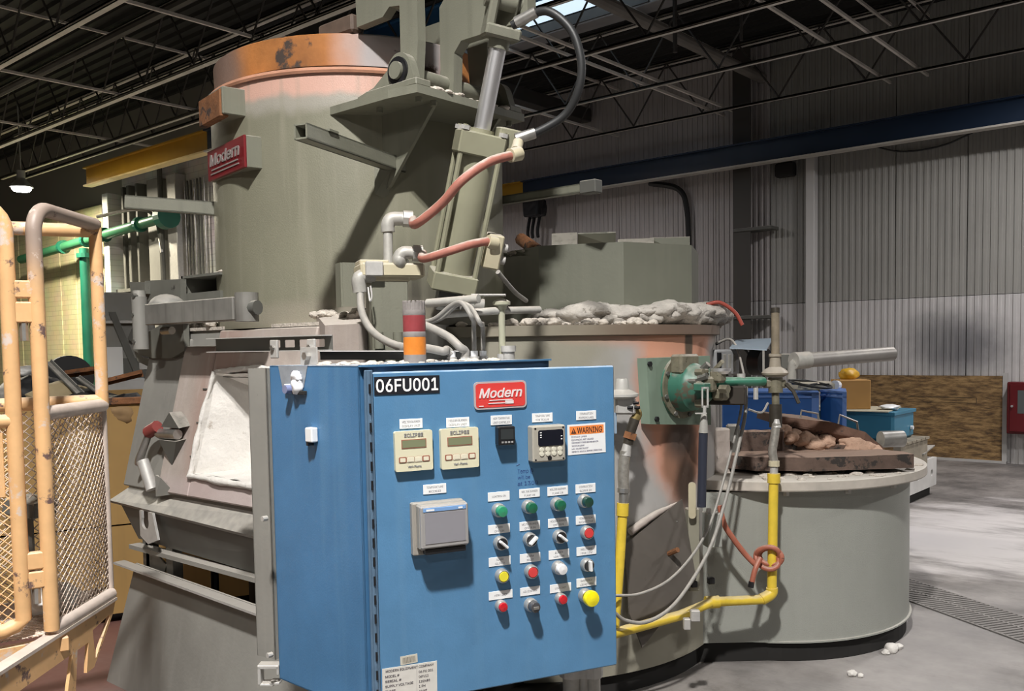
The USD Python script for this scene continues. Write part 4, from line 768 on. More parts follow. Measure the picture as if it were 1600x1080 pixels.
# hardware on the left side: bolt with white sealant, small white block, mounting tab and screws
def cside(px, py): return onplane(px, py, CL, cb.ex)
p = cside(468, 601); b = MB().add(*blob(p-cb.ex*.008, .022, 3, (.7, 1, 1.2), .5)); b.add(*blob(p-cb.ex*.01+V(0, .0, .02), .018, 5, (.7, 1, .9), .5)); b.build('sealant', flat('sealant_white', (.72, .72, .74), .5), cc, smooth=True)
p = cside(458, 608); MB().cyl(p, p-cb.ex*.028, .012, n=14).build('bolt', flat('bolt_blue', (.28, .33, .55), .3, .4), cc, smooth=40); p = cside(451, 607); MB().box(Fr(p, cb.ey, ZZ, -cb.ex), (-.012, -.012, 0), (.012, .012, .008), .002).build('washer', M['white'], cc)
p = cside(470, 613); MB().box(Fr(p, cb.ey, ZZ, -cb.ex), (-.03, -.006, 0), (.025, .004, .012), .001).build('clip', M['dark'], cc)
p = cside(492, 679); MB().box(Fr(p, cb.ey, ZZ, -cb.ex), (-.016, -.020, 0), (.016, .020, .022), .003).build('side_switch', M['white'], cc, label='small white block on the side'); MB().box(Fr(p, cb.ey, ZZ, -cb.ex), (.005, -.03, 0), (.014, -.018, .02), .001).build('switch_tip', M['black'], cc)
for q in ((423, 811), (431, 1025)): 
    p = onplane(q[0], q[1], CL+cb.ey*cD, cb.ex); MB().cyl(p+cb.ey*.02, p+cb.ey*.02-cb.ex*.016, .008, n=10).build('stud', M['zinc'], cc)
# strut clamp at the lower rear corner
p = at(423, 1052, 2.72); b = MB(); fq = Fr(p, unit(RT), ZZ)
for lo, hi in (((-.035, -.03, -.02), (-.025, .025, .02)), ((-.035, .018, -.02), (.03, .030, .02)), ((-.03, -.035, -.02), (.012, -.026, .02)), ((.0, -.03, -.02), (.03, -.022, .02)), ((.022, .0, -.02), (.03, .026, .02))): b.box(fq, lo, hi, .002)
b.build('strut_clamp', M['zinc'], cc)
MB().box(cb, (.05, cD-.16, -.0), (.054, cD-.08, .05), .002).build('mounting_tab', M['zinc'], cc); MB().cyl(cb.p(.052, cD-.12, .025), cb.p(.035, cD-.12, .025), .012, n=6).build('mounting_bolt', M['steel'], cc)
MB().hull([cb.p(.0, .22, -.001), cb.p(.0, .36, -.001), cb.p(.0, .34, -.07), cb.p(-.002, .22, -.001), cb.p(-.002, .36, -.001), cb.p(-.002, .34, -.07), cb.p(0, .24, -.06), cb.p(-.002, .24, -.06)]).build('bare_patch', paint('bare_patch', (.30, .33, .37), .5, .2, var=.2, vscale=20.), cc)
b = MB()
for i in range(70): c = cb.p(rng.uniform(.02, cW-.02), rng.uniform(.02, cD-.05), .001); rr = rng.choice([.004, .006, .009, .012]); b.add(*blob(c, rr, i+1500, (1.4, 1.2, .6), .4))
b.build('rubble', M['dustpile'], cc, smooth=True, kind='stuff', label='dust and crumbs lying on top')
# pale conduit fittings on the right side near the top
p = onplane(876, 560, CL+cb.ex*cW, cb.ex)
p = cb.p(cW+.03, .20, .02); MB().cyl(p-ZZ*.05, p+ZZ*.02, .021, n=14).cyl(p+ZZ*.005, p+ZZ*.025, .026, n=12).build('side_fitting', M['zinc'], cc, smooth=40); MB().tube([cb.p(cW-.004, .20, -.03), cb.p(cW+.03, .20, -.03), cb.p(cW+.12, .24, -.02)], .018, 10).build('side_conduit', M['pipegrey'], cc, smooth=40)
# conduit stubs hanging under the cabinet
for px, r in ((893, .03), (912, .022), (926, .026)):
    p = at(px, 1052, 3.05); MB().cyl(p-ZZ*.12, V(p[0], p[1], CL[2]-cH), r, n=12).build('conduit_stub', M['pipegrey'], cc, smooth=40); MB().cyl(p-ZZ*.01, p+ZZ*.03, r*1.35, n=8).build('conduit_nut', M['zinc'], cc)
# support post behind the cabinet and the slotted strut
po = thing('support_post', 'olive folded steel post behind the left edge of the blue cabinet', 'post', (1.60, 2.36, .66))
pf = Fr(at(387, 576, 2.76), unit(at(427, 576, 2.70)-at(387, 576, 2.76)), ZZ)
hgt = at(387, 576, 2.76)[2]-.655; b = MB(); b.box(pf, (0, -hgt, -.004), (.08, 0, 0), .0); b.box(pf, (0, -hgt, -.06), (.004, 0, 0)); b.box(pf, (.076, -hgt, -.06), (.08, 0, 0)); b.build('channel', M['grey'], po)
MB().cyl(pf.p(.012, -.012, 0), pf.p(.07, -.012, 0), .003, n=4); MB().box(pf, (.004, -.03, -.05), (.076, -.0, -.045)).build('cap', M['greydark'], po)
st = thing('strut_channel', 'dusty slotted strut channel lying above the left rear of the blue cabinet', 'strut', at(320, 540, 2.95))
a, b_ = at(322, 540, 3.05), at(504, 540, 2.72); d = unit(V(b_[0]-a[0], b_[1]-a[1], 0)); Ls = np.linalg.norm(b_-a); sfm = Fr(V(a[0], a[1], a[2]), d, ZZ)
b = MB(); slots = Polygon([(0, -.024), (Ls, -.024), (Ls, .024), (0, .024)])
for s in (.54, .66, .78, .90): slots = slots.difference(sbox(Ls*s-.02, -.008, Ls*s+.02, .008).buffer(.004))
MB().prism(sfm, slots, -.042, -.039).build('slotted_web', M['greydark'], st); b.box(sfm, (0, .021, -.042), (Ls, .024, .0)); b.box(sfm, (0, -.024, -.042), (Ls, -.021, .0)); b.build('channel', M['zinc'], st)  # web darker than the flanges: shade inside the channel put into its colour
for s in (.63, .93):
    MB().box(sfm, (Ls*s-.02, -.045, .001), (Ls*s+.014, .012, .010), .003).build('clamp', M['zinc'], st); MB().cyl(sfm.p(Ls*s-.004, -.012, .01), sfm.p(Ls*s-.004, -.012, .018), .008, n=6).build('clamp_bolt', M['steel'], st)
# stack light
p = onplane(648.5, 561, CL+cb.ey*.12, cb.ey); p = V(p[0], p[1], CL[2]); sg = thing('signal_tower', 'small signal tower with red lens above amber lens on the blue cabinet', 'beacon', p)
R_ = .0325; fS = Fr(p, (1, 0, 0), (0, 1, 0)); GT = paint('tower_grey', (.23, .21, .20), .5, var=.15, vscale=40., dust=(DUST, .5)); H_ = .178
MB().lathe(fS, [(0, 0), (R_, 0), (R_, .02), (R_*.98, .024), (0, .024)], 32).build('base', GT, sg, smooth=35)
MB().lathe(fS, [(R_*.98, .022), (R_, .03), (R_, .07), (R_*.97, .076), (0, .076)], 32).build('amber_lens', paint('lens_amber', (.62, .20, .03), .35, var=.12, vscale=40., dust=(DUST, .4)), sg, smooth=35, label='amber lens')
MB().lathe(fS, [(R_*.98, .074), (R_*1.02, .078), (R_*1.02, .086), (R_*.98, .09), (0, .09)], 32).build('band', GT, sg, smooth=35)
MB().lathe(fS, [(R_*.98, .088), (R_, .095), (R_, .134), (R_*.97, .138), (0, .138)], 32).build('red_lens', paint('lens_red', (.26, .045, .05), .4, var=.12, vscale=40., dust=(DUST, .4)), sg, smooth=35, label='dull red lens')
MB().lathe(fS, [(R_*.98, .136), (R_*1.02, .14), (R_*1.02, .150), (R_*.97, .154), (R_*.97, .172), (0, .172)], 32).build('head', GT, sg, smooth=35)
b = MB()
for i in range(16): t = i*math.pi/8; b.box(Fr(p, V(math.cos(t), math.sin(t), 0), V(-math.sin(t), math.cos(t), 0)), (R_*.80, -.004, .150), (R_*1.0, .004, .178), .001)
b.build('vent_rib', GT, sg)
# ================================================================ valve station, conduits and hoses behind the cabinet
vs = thing('valve_station', 'cream valve block on a square olive column behind the blue cabinet', 'valve', (2.17, 2.43, 1.62))
vf = frx(at(607, 432, 3.38), -30); W2 = .068
MB().box(vf, (-.075, -.05, -.36), (.062, .07, -.012), .004).build('column', M['olive'], vs)
b = MB(); b.box(vf, (-.115, -.07, -.008), (.125, .09, .045), .008); b.box(vf, (-.09, -.055, -.022), (.07, .08, -.004), .004); b.build('valve_block', M['cream'], vs)
MB().box(vf, (-.10, -.085, -.006), (-.035, -.066, .048), .004).build('solenoid', M['zinc'], vs); MB().box(vf, (-.11, -.02, .04), (.0, .08, .06), .004).build('cover', M['cream'], vs)
p1 = vf.p(-.0, .0, .045); p2 = at(606, 350, 3.38)
MB().cyl(p1, p2, .018, n=14).build('riser', M['pipegrey'], vs, smooth=40); MB().tube([p2-ZZ*.03, p2-ZZ*.005, p2+V(.012, -.008, .018), p2+V(.045, -.035, .02)], .026, 12, 5).build('elbow', M['pipegrey'], vs, smooth=40)
e1 = p2+V(.045, -.035, .02); MB().cyl(e1, e1+V(.028, -.022, -.002), .031, n=8).build('union_nut', M['pipegrey'], vs)
q1 = vf.p(.055, -.02, .045); q2 = at(624, 402, 3.33); MB().tube([q1, q2-ZZ*.02, q2, q2+V(.012, -.01, .016), q2+V(.04, -.03, .016)], .024, 12, 4).build('elbow', M['pipegrey'], vs, smooth=40)
e2 = q2+V(.04, -.03, .016); MB().cyl(e2, e2+V(.028, -.022, -.002), .030, n=8).build('union_nut', M['pipegrey'], vs)
lf = at(562, 440, 3.30); MB().tube([lf+V(.05, -.02, .02), lf+V(.0, .0, .015), lf-ZZ*.04], .026, 10, 5).build('conduit_elbow', M['pipegrey'], vs, smooth=40)
b = MB(); b.box(frx(at(549, 445, 3.5), -20), (-.035, -.004, -.085), (.03, .004, .085)); b.box(frx(at(534, 445, 3.48), -20), (-.004, -.0, -.085), (.004, .06, .085)); b.build('angle_bracket', M['olive'], vs)
for i, px in enumerate((592, 622)): pq = at(px, 545, 3.30); MB().cyl(pq, pq+ZZ*.06, .018, n=10).build('needle_valve', M['olive'], vs, smooth=40)
MB().tube([at(575, 449, 3.25), at(578, 470, 3.24), at(581, 463, 3.24), at(579, 447, 3.25)], .0035, 6, 6).build('tag_chain', M['zinc'], vs)
def hose(name, label, pts, r, mat, cat='hose', group=None, fit=None):
    o = thing(name, label, cat, pts[0], group); MB().tube(pts, r, 12, 10).build('tube', mat, o, smooth=60)
    for (a, b_, rr, m) in fit or []: MB().cyl(a, b_, rr, n=10).build('fitting', m, o, smooth=40)
    return o
ht = hf.p(.125, -.02, L1+.02)
hose('red_hose', 'longer pinkish-red rubber hose rising from the valve block to the top of the hydraulic cylinder', [e1+V(.03, -.022, -.002), at(650, 350, 3.22), at(690, 318, 3.16), at(722, 282, 3.12), at(762, 254, 3.16), at(797, 243, 3.22)], .0165, M['redhose'], fit=[(at(797, 243, 3.22), at(812, 240, 3.25), .026, M['cream']), (at(806, 236, 3.25), at(810, 222, 3.3), .02, M['cream'])])
hose('red_hose', 'shorter pinkish-red rubber hose from the valve block to the foot of the hydraulic cylinder', [e2+V(.03, -.022, -.002), at(662, 404, 3.22), at(700, 393, 3.18), at(735, 382, 3.2), at(762, 377, 3.24)], .0155, M['redhose'], fit=[(at(762, 377, 3.24), at(775, 381, 3.26), .024, M['cream']), (at(773, 380, 3.26), at(774, 396, 3.28), .019, M['cream'])])
hose('black_hose', 'thick black hydraulic hose looping in the air right of the chrome rod', [at(800, 40, 3.30), at(832, 22, 3.27), at(860, 19, 3.24), at(893, 48, 3.22), at(908, 95, 3.22), at(904, 140, 3.24), at(882, 180, 3.28), at(838, 207, 3.3), at(805, 216, 3.3)], .0155, M['blackrub'],
     fit=[(at(806, 35, 3.29), at(838, 19, 3.26), .02, M['steel']), (at(836, 208, 3.3), at(806, 217, 3.3), .02, M['steel'])])
def cabtop(px, v): p = onplane(px, 556, CL+cb.ey*v, cb.ey); return V(p[0], p[1], CL[2])
cq = lambda p: [(p, p+ZZ*.012, .016, M['zinc']), (p+ZZ*.012, p+ZZ*.03, .012, M['white'])]
def conduit(lbl, pts, r, base, base2=None):
    return hose('conduit', lbl, pts, r, M['greyhose'], 'conduit', None, cq(base)+(cq(base2) if base2 is not None else []))
A, B_, C_, D_ = cabtop(706, .24), cabtop(727, .20), cabtop(741, .26), cabtop(755, .26)
conduit('grey flexible conduit curving down from the cream valve block and passing behind the signal tower', [lf-ZZ*.035, at(566, 490, 3.22), at(584, 520, 3.14), at(620, 540, 3.02), at(665, 544, 2.9), at(692, 549, 2.85), A+V(-.012, .01, .035), A+ZZ*.02], .0135, A)
conduit('grey flexible conduit sloping down to the cabinet top just right of the signal tower', [at(640, 500, 3.0), at(668, 510, 2.95), at(700, 526, 2.9), at(718, 542, 2.86), B_+ZZ*.03, B_+ZZ*.01], .0135, B_)
conduit('thin grey cable arching up to a peak and down, left one of the pair', [at(655, 505, 3.05), at(680, 498, 3.0), at(705, 478, 2.96), at(722, 474, 2.92), at(737, 496, 2.89), C_+ZZ*.12, C_+ZZ*.03], .008, C_)
conduit('thin grey cable arching up to a peak and down, right one of the pair', [at(660, 508, 3.06), at(690, 497, 3.02), at(715, 476, 2.98), at(735, 480, 2.94), at(750, 505, 2.9), D_+ZZ*.11, D_+ZZ*.03], .008, D_)
pp0 = cabtop(785, .22); pt_ = V(pp0[0], pp0[1], at(787, 470, np.dot(pp0-E0, FW))[2])
o = thing('pipe_stand', 'slim olive pipe stand with flat cap rising from the cabinet top behind the door', 'pipe', pp0)
PG = paint('pale_olive', (.36, .36, .27), .5, var=.08, vscale=20., dust=(DUST, .6))
MB().cyl(pp0, pt_, .0115, n=14).build('pipe', PG, o, smooth=40); MB().cyl(pp0, pp0+ZZ*.018, .018, n=12).build('base_nut', M['zinc'], o); MB().lathe(Fr(pt_-ZZ*.03, (1, 0, 0), (0, 1, 0)), [(.0, 0), (.016, 0), (.018, .012), (.03, .016), (.03, .026), (.016, .034), (.0, .04)], 16).build('tee', PG, o, smooth=40)
ff = Fr(pt_+V(-.03, .02, .015), RT, np.cross(ZZ, RT)); MB().box(ff, (-.065, -.03, 0), (.05, .03, .006), .002).build('cap_plate', M['zinc'], o); MB().hull([ff.p(-.06, 0, 0), ff.p(-.02, 0, 0), ff.p(-.055, 0, -.03), ff.p(-.06, .02, 0), ff.p(-.02, .02, 0)]).build('cap_gusset', PG, o)
o = thing('rail_pipe', 'dusty grey pipe lying along the furnace rim behind the pipe stand', 'pipe', at(720, 488, 3.05)); MB().tube([at(690, 492, 3.05), at(770, 486, 3.0), at(842, 484, 3.2)], .013, 10).build('pipe', M['pipegrey'], o, smooth=40)
o = thing('rail_pipe', 'short pale dusty pipe leading left from the pipe stand cap', 'pipe', at(720, 470, 3.0)); MB().tube([at(668, 474, 3.05), at(748, 467, 2.95)], .015, 10).build('pipe', M['pipegrey'], o, smooth=40)
o = thing('angle_bar', 'dark angle bar lying across behind the top of the blue cabinet', 'bar', at(600, 552, 2.95)); f = Fr(at(500, 549, 2.95), unit(at(718, 549, 3.02)-at(500, 549, 2.95)), ZZ); MB().box(f, (0, -.028, 0), (.46, 0, .004)).build('web', M['greydark'], o); MB().box(f, (0, -.002, 0), (.46, .003, .03)).build('flange', M['zinc'], o)
hose('grey_cable', 'thin grey cable hanging from the foot of the hydraulic cylinder onto the furnace deck', [at(778, 425, 3.25), at(790, 440, 3.3), at(806, 458, 3.4), at(822, 470, 3.6)], .009, M['greyhose'], 'cable')
hose('red_cable', 'thin red cable looping up at the right edge of the holding chamber rim', [at(1104, 476, 4.6), at(1125, 473, 4.6), at(1148, 488, 4.6), at(1160, 508, 4.6)], .010, paint('red_cable', (.33, .06, .04), .5), 'cable')

# ================================================================ green burner on the chamber
TEAL = paint('burner_green', (.04, .15, .105), .45, var=.15, vscale=15., dust=(DUST, .5), spots=((.10, .085, .06), .42, 13.)); PALEG = paint('plate_green', (.205, .275, .215), .5, var=.06, vscale=8., streak=((.14, .18, .14), .3)); GUNK = paint('valve_olive', (.19, .175, .125), .5, .2, var=.3, vscale=30., spots=((.06, .05, .035), .2, 40.), dust=(DUST, .5))
bu = thing('burner', 'green round burner on a square pale green mounting plate, scorched wall around it', 'burner', (3.75, 2.1, 1.38))
bn = yawv(-97); bo = V(3.70, 2.135, 1.38); bex = yawv(-7)
def onb(px, py, off=0.): return onplane(px, py, bo+bn*off, bn)
c = [onb(1009, 560), onb(1108, 556), onb(1110, 664), onb(1015, 663)]
MB().hull(c+[q-bn*.05 for q in c]+[q+bn*.004 for q in c]).build('mounting_plate', PALEG, bu, label='pale green square plate')
for q in ((1013, 569), (1024, 655), (1100, 655)): pq = onb(*q); MB().cyl(pq, pq+bn*.014, .013, n=6).build('bolt', M['black'], bu)
bc = onb(1062, 604); fb = Fr(bc, bex, ZZ, bn)
MB().lathe(fb, [(0, 0), (.146, 0), (.146, .016), (.118, .018), (.108, .085), (.095, .095), (.070, .15), (.05, .17), (0, .17)], 40).build('burner_body', TEAL, bu, smooth=35)
MB().lathe(fb, [(.148, .014), (.148, .022), (.114, .022)], 40).build('flange_ring', GUNK, bu, smooth=35)
for i in range(8): t = i*math.pi/4+.3; MB().cyl(fb.p(.137*math.cos(t), .137*math.sin(t), .016), fb.p(.137*math.cos(t), .137*math.sin(t), .03), .011, n=6).build('flange_bolt', M['greydark'], bu)
MB().box(fb, (-.10, .06, .02), (.04, .15, .085), .01).build('air_inlet', GUNK, bu)
for lo, hi in (((-.03, .02, .18), (.03, .08, .24)), ((-.045, -.02, .10), (-.0, .05, .21)), ((.0, -.06, .17), (.07, -.0, .23)), ((-.06, -.09, .12), (-.01, -.05, .17))): MB().box(fb, lo, hi, .012).build('casting', GUNK, bu)
crng = random.Random(11)
for i in range(13):
    t = crng.uniform(-.5, 3.2); rr_ = crng.uniform(.03, .09); q = (rr_*math.cos(t), rr_*math.sin(t)+.01, crng.uniform(.10, .17)); sz = crng.uniform(.010, .022)
    if i % 3: MB().cyl(fb.p(*q), fb.p(q[0]+crng.uniform(-.02, .02), q[1]+crng.uniform(-.01, .04), q[2]+crng.uniform(.03, .07)), sz, n=6 if i % 2 else 12).build('fitting', [GUNK, M['greydark'], M['steel'], GUNK][i % 4], bu)
    else: MB().box(fb, (q[0]-sz*1.4, q[1]-sz, q[2]), (q[0]+sz*1.4, q[1]+sz, q[2]+.06), .005).build('casting', GUNK if i % 2 else TEAL, bu)
dq = fb.p(.01, .085, .22); MB().lathe(Fr(dq, bex, bn), [(0, 0), (.045, 0), (.045, .012), (.03, .026), (0, .03)], 20).build('dome', M['chrome'], bu, smooth=35)
for q, r in (((-.05, .07, .13), .016), ((-.075, .03, .11), .012), ((-.015, -.005, .235), .02), ((.05, .06, .2), .014)): MB().cyl(fb.p(*q), fb.p(q[0], q[1], q[2]+.04), r, n=6).build('plug', M['steel'] if r < .015 else GUNK, bu)
ga_, gb_ = at(1100, 597, 4.08), at(1192, 596, 4.33)
MB().cyl(ga_, gb_, .0225, n=18).build('supply_pipe', paint('pipe_teal', (.06, .25, .165), .35, dust=(DUST, .3)), bu, smooth=40, label='bright green horizontal pipe')
MB().cyl(at(1158, 596, 4.24)-ZZ*.036, at(1158, 596, 4.24)+ZZ*.036, .02, n=12).build('test_cock', M['zinc'], bu, smooth=40)
for px in (1158, 1181): pq = at(px, 606, 4.27); MB().cyl(pq, pq-ZZ*.055, .012, n=8).build('drip_tube', M['zinc'], bu)
MB().box(Fr(at(1110, 604, 4.15), unit(at(1162, 604, 4.1)-at(1110, 604, 4.15)), ZZ), (-.04, -.085, -.10), (.155, 0, .0), .006).build('air_box', paint('air_box_brown', (.035, .027, .02), .7, spots=((.12, .05, .03), .1, 20.)), bu)
b = MB(); b.tube([at(1170, 640, 4.26), at(1190, 645, 4.3), at(1200, 630, 4.33)], .006, 6, 6); b.build('loop_wire', M['greyhose'], bu)
# damper rod hanging from the burner
dr = thing('damper_rod', 'upright damper rod with clevis and dark blue sleeve hanging below the green burner', 'rod', at(1097, 760, 3.945))
fd = Fr(at(1101, 616, 3.926), RT, ZZ); b = MB(); b.box(fd, (-.014, -.055, -.006), (-.007, .03, .006)); b.box(fd, (.009, -.055, -.006), (.016, .03, .006)); b.box(fd, (-.014, .024, -.006), (.016, .031, .006)); b.box(fd, (-.014, -.058, -.006), (.016, -.05, .006)); b.build('clevis', M['zinc'], dr)
MB().cyl(at(1101, 635, 3.926), at(1100, 665, 3.935), .008, n=8).build('rod', M['zinc'], dr); MB().cyl(at(1100, 648, 3.926), at(1099, 676, 3.935), .013, .021, n=14).build('rod_end', M['pipegrey'], dr, smooth=40); MB().cyl(at(1099, 675, 3.935), at(1096, 792, 3.965), .0195, n=14).build('sleeve', flat('sleeve_navy', (.028, .032, .05), .45), dr, smooth=40)
MB().box(Fr(at(1097, 646, 3.895), RT, ZZ), (-.03, -.003, -.004), (.02, .003, .004)).build('pin', M['zinc'], dr)
# post and pull box right of the leaning plate
o = thing('bracket_post', 'pale post with small grey box standing between the leaning plate and the round well', 'post', at(1085, 930, 4.216))
f = Fr(at(1088, 850, 4.238), unit(yawv(-40)), ZZ); MB().box(f, (-.045, -.22, -.03), (.01, .17, .02), .004).build('post', M['tan'], o); MB().box(f, (.035, -.01, -.02), (.105, .15, .06), .004).build('pull_box', M['well'], o); MB().prism(f, rrect(-.055, .13, -.02, .30, .016), .045, .05).build('tab', M['cream'], o)
for u_, v_ in ((-.035, -.20), (.05, -.19)): MB().box(f, (u_, v_, .0), (u_+.03, v_+.03, .03), .003).build('clip', M['black'], o)
MB().cyl(f.p(.05, .15, .03), f.p(.05, .17, .03), .012, n=8).build('knob', M['zinc'], o)
# leaning plate
o = thing('access_plate', 'dark brown-grey bolted access plate leaning against the furnace right of the cabinet', 'plate', at(1035, 1000, 4.036))
pl = [at(976, 852, 4.014), at(1066, 780, 4.227), at(1088, 905, 4.174), at(1004, 1012, 3.983), at(984, 960, 3.972)]; n_ = unit(np.cross(pl[1]-pl[0], pl[3]-pl[0])); n_ = n_ if np.dot(n_, FW) < 0 else -n_
PLT = paint('plate_brown', (.105, .092, .08), .55, .2, var=.12, vscale=6., spots=((.07, .06, .05), .1, 30.)); MB().hull(pl+[q-n_*.008 for q in pl]).build('plate', PLT, o)
b = MB(); b.tube([at(984, 832, 4.067), at(1020, 806, 4.142), at(1058, 786, 4.237)], [.02, .016, .006], 8, 5); b.rough(.006, 20., 4); b.build('insulation', M['hearth'], o, smooth=40)
for q in ((1054, 815), (1072, 913)): pq = onplane(q[0], q[1], pl[0], n_); fq = Fr(pq, RT, ZZ); bq = MB(); bq.box(fq, (-.014, -.003, -.02), (.014, .003, .0)); bq.box(fq, (-.003, -.012, -.02), (.003, .012, .0)); bq.build('wing_nut', M['steel'], o)
pq = onplane(1043, 866, pl[0], n_); MB().tube([pq, pq+n_*.07+V(0, 0, .02)], .012, 8).build('stud', M['rust'], o, smooth=40)
b = MB(); 
for q, w in (((1085, 962), .04), ((1072, 975), .03)): b.box(Fr(at(q[0], q[1], 3.951), RT, ZZ), (-w/2, -.02, 0), (w/2, .03, .03), .004)
b.build('toggle_clamp', M['zinc'], o)

# ================================================================ gas pipes
gp = thing('gas_pipe', 'tall yellow gas pipe with regulator standing in front of the round well', 'pipe', at(1208, 935, 4.351))
top, bot = at(1209, 740, 4.329), at(1206, 925, 4.335); elb = at(1204, 936, 4.329); zc = elb[2]; r = .0228
YP = [top, bot, bot*.3+elb*.7+V(.0, .0, .0)]
def z2(px, py): return onz(px, py, zc)
mid, mid2 = onz(1112, 941, zc), onz(1062, 962, zc); end_ = onz(967, 988, zc); end_ = end_+unit(end_-mid2)*.25
MB().cyl(top, bot+ZZ*.01, r, n=16).build('riser', M['yellow'], gp, smooth=40)
MB().tube([bot+ZZ*.02, bot-ZZ*.0, bot*.5+elb*.5+unit(mid-elb)*.012, elb+unit(mid-elb)*.045], r*1.22, 14, 5).build('elbow', M['yellow'], gp, smooth=40)
MB().tube([elb+unit(mid-elb)*.03, mid, mid2, end_], r, 14).build('run', M['yellow'], gp, smooth=40)
MB().cyl(mid-unit(mid-elb)*.035, mid+unit(mid-elb)*.03, r*1.3, n=14).build('coupling', M['yellow'], gp, smooth=40)
MB().cyl(top-ZZ*.045, top, r*1.32, n=16).build('coupling', M['yellow'], gp, smooth=40)
BRAID = paint('braided_steel', (.42, .40, .36), .4, .6, var=.25, vscale=60.)
h0 = at(1209, 734, 4.329); MB().cyl(top, at(1209.5, 722, 4.329), .019, n=12).build('nipple', M['zinc'], gp, smooth=40); MB().cyl(at(1209.5, 729, 4.329), at(1209.5, 720, 4.329), .026, n=10).build('hex_nut', M['cream'], gp)
MB().tube([at(1209.5, 722, 4.329), at(1207, 705, 4.329), at(1210, 685, 4.329), at(1213, 662, 4.329)], .0205, 14, 6).build('flexible_hose', BRAID, gp, smooth=40, label='braided steel hose')
MB().cyl(at(1213, 668, 4.329), at(1213.5, 655, 4.329), .023, .012, n=12).build('hose_end', M['zinc'], gp, smooth=40)
DK = paint('fitting_dark', (.05, .043, .033), .5, .3, var=.3, vscale=30.)
ax = at(1211, 600, 4.351)
for y0, y1, r0, m in ((656, 640, .022, DK), (668, 632, .030, DK), (634, 612, .018, GUNK), (614, 590, .034, GUNK)): MB().cyl(at(1212, y0, 4.351), at(1211.5, y1, 4.351), r0, n=12).build('drip_leg' if m is DK else 'valve_body', m, gp, smooth=40)
MB().box(Fr(ax, RT, ZZ), (-.06, -.018, -.02), (.05, .02, .02), .006).build('valve_body', GUNK, gp)
MB().lathe(Fr(at(1211, 589, 4.351), (1, 0, 0), (0, 1, 0)), [(0, 0), (.04, 0), (.062, .012), (.064, .02), (.05, .036), (.028, .048), (.024, .095), (.03, .098), (.03, .11), (0, .11)], 28).build('regulator', paint('regulator_beige', (.33, .29, .23), .5, dust=(DUST, .5)), gp, smooth=35, label='beige disc-shaped gas regulator')
MB().cyl(at(1211.5, 560, 4.362), at(1211.5, 487, 4.385), .0195, n=14).build('vent_pipe', paint('vent_rust', (.20, .165, .115), .7, var=.3, vscale=14., spots=((.09, .05, .03), .2, 20.)), gp, smooth=40, label='rusty vent pipe'); MB().cyl(at(1211.5, 489, 4.385), at(1211.5, 481, 4.385), .021, n=14).build('vent_cap', DK, gp)
MB().cyl(at(1193, 548, 4.385), at(1193, 590, 4.362), .006, n=6).build('impulse_line', M['greyhose'], gp)
MB().tube([at(1228, 600, 4.329), at(1240, 612, 4.296), at(1248, 630, 4.274)], .009, 8).build('valve_lever', DK, gp)
# the second gas line beside the cabinet door
gp2 = thing('gas_pipe', 'yellow gas pipe with braided hose and white regulator close beside the cabinet door', 'pipe', at(970, 900, 3.45))
D2 = 3.86
MB().tube([at(973, 800, D2), at(969, 870, D2), at(964, 935, D2), at(960, 980, D2)], .021, 14).build('riser', M['yellow'], gp2, smooth=40); MB().cyl(at(973.5, 786, D2), at(972.5, 806, D2), .026, n=14).build('coupling', M['yellow'], gp2, smooth=40)
MB().cyl(at(974, 787, D2), at(974.5, 765, D2), .020, n=12).build('nipple', M['steel'], gp2, smooth=40); MB().cyl(at(974, 770, D2), at(974.3, 763, D2), .026, n=8).build('hex_nut', M['steel'], gp2)
MB().tube([at(974.5, 766, D2), at(974, 740, D2), at(977, 705, D2)], [.022, .024, .022], 14, 6).build('flexible_hose', BRAID, gp2, smooth=40, label='braided steel hose'); MB().cyl(at(977, 712, D2), at(981, 690, D2), .024, .017, n=12).build('hose_end', M['zinc'], gp2, smooth=40)
MB().tube([at(981, 694, D2), at(986, 672, D2), at(992, 655, D2)], .022, 10).build('union', DK, gp2, smooth=40); MB().cyl(at(983, 686, D2), at(986, 676, D2), .03, n=6).build('union_nut', M['rust'], gp2)
MB().tube([at(990, 658, D2), at(996, 648, D2), at(992, 640, D2), at(984, 638, D2)], .02, 10, 4).build('elbow', paint('brass', (.30, .23, .09), .4, .5), gp2, smooth=40)
g = Fr(at(972, 640, D2), RT, np.cross(ZZ, RT), ZZ); MB().box(g, (-.03, -.03, -.02), (.055, .03, .055), .008).build('regulator_body', M['zinc'], gp2)
MB().lathe(Fr(at(972, 623, D2), (1, 0, 0), (0, 1, 0)), [(0, 0), (.05, 0), (.070, .01), (.070, .02), (.045, .034), (.03, .04), (.028, .07), (.024, .085), (0, .085)], 28).build('regulator', paint('regulator_white', (.56, .55, .52), .4, .2, dust=(DUST, .4)), gp2, smooth=35, label='pale disc-shaped gas regulator')
for du, dv in ((.05, .01), (.045, .03), (.02, .01)): MB().cyl(g.p(du, -.03, dv), g.p(du+.02, -.04, dv), .007, n=6).build('screw', M['black'], gp2)
MB().box(Fr(at(962, 652, D2), RT, ZZ), (-.01, -.07, 0), (.004, .02, .01), .001).build('hook', flat('hook_blue', (.25, .33, .42), .4), gp2)
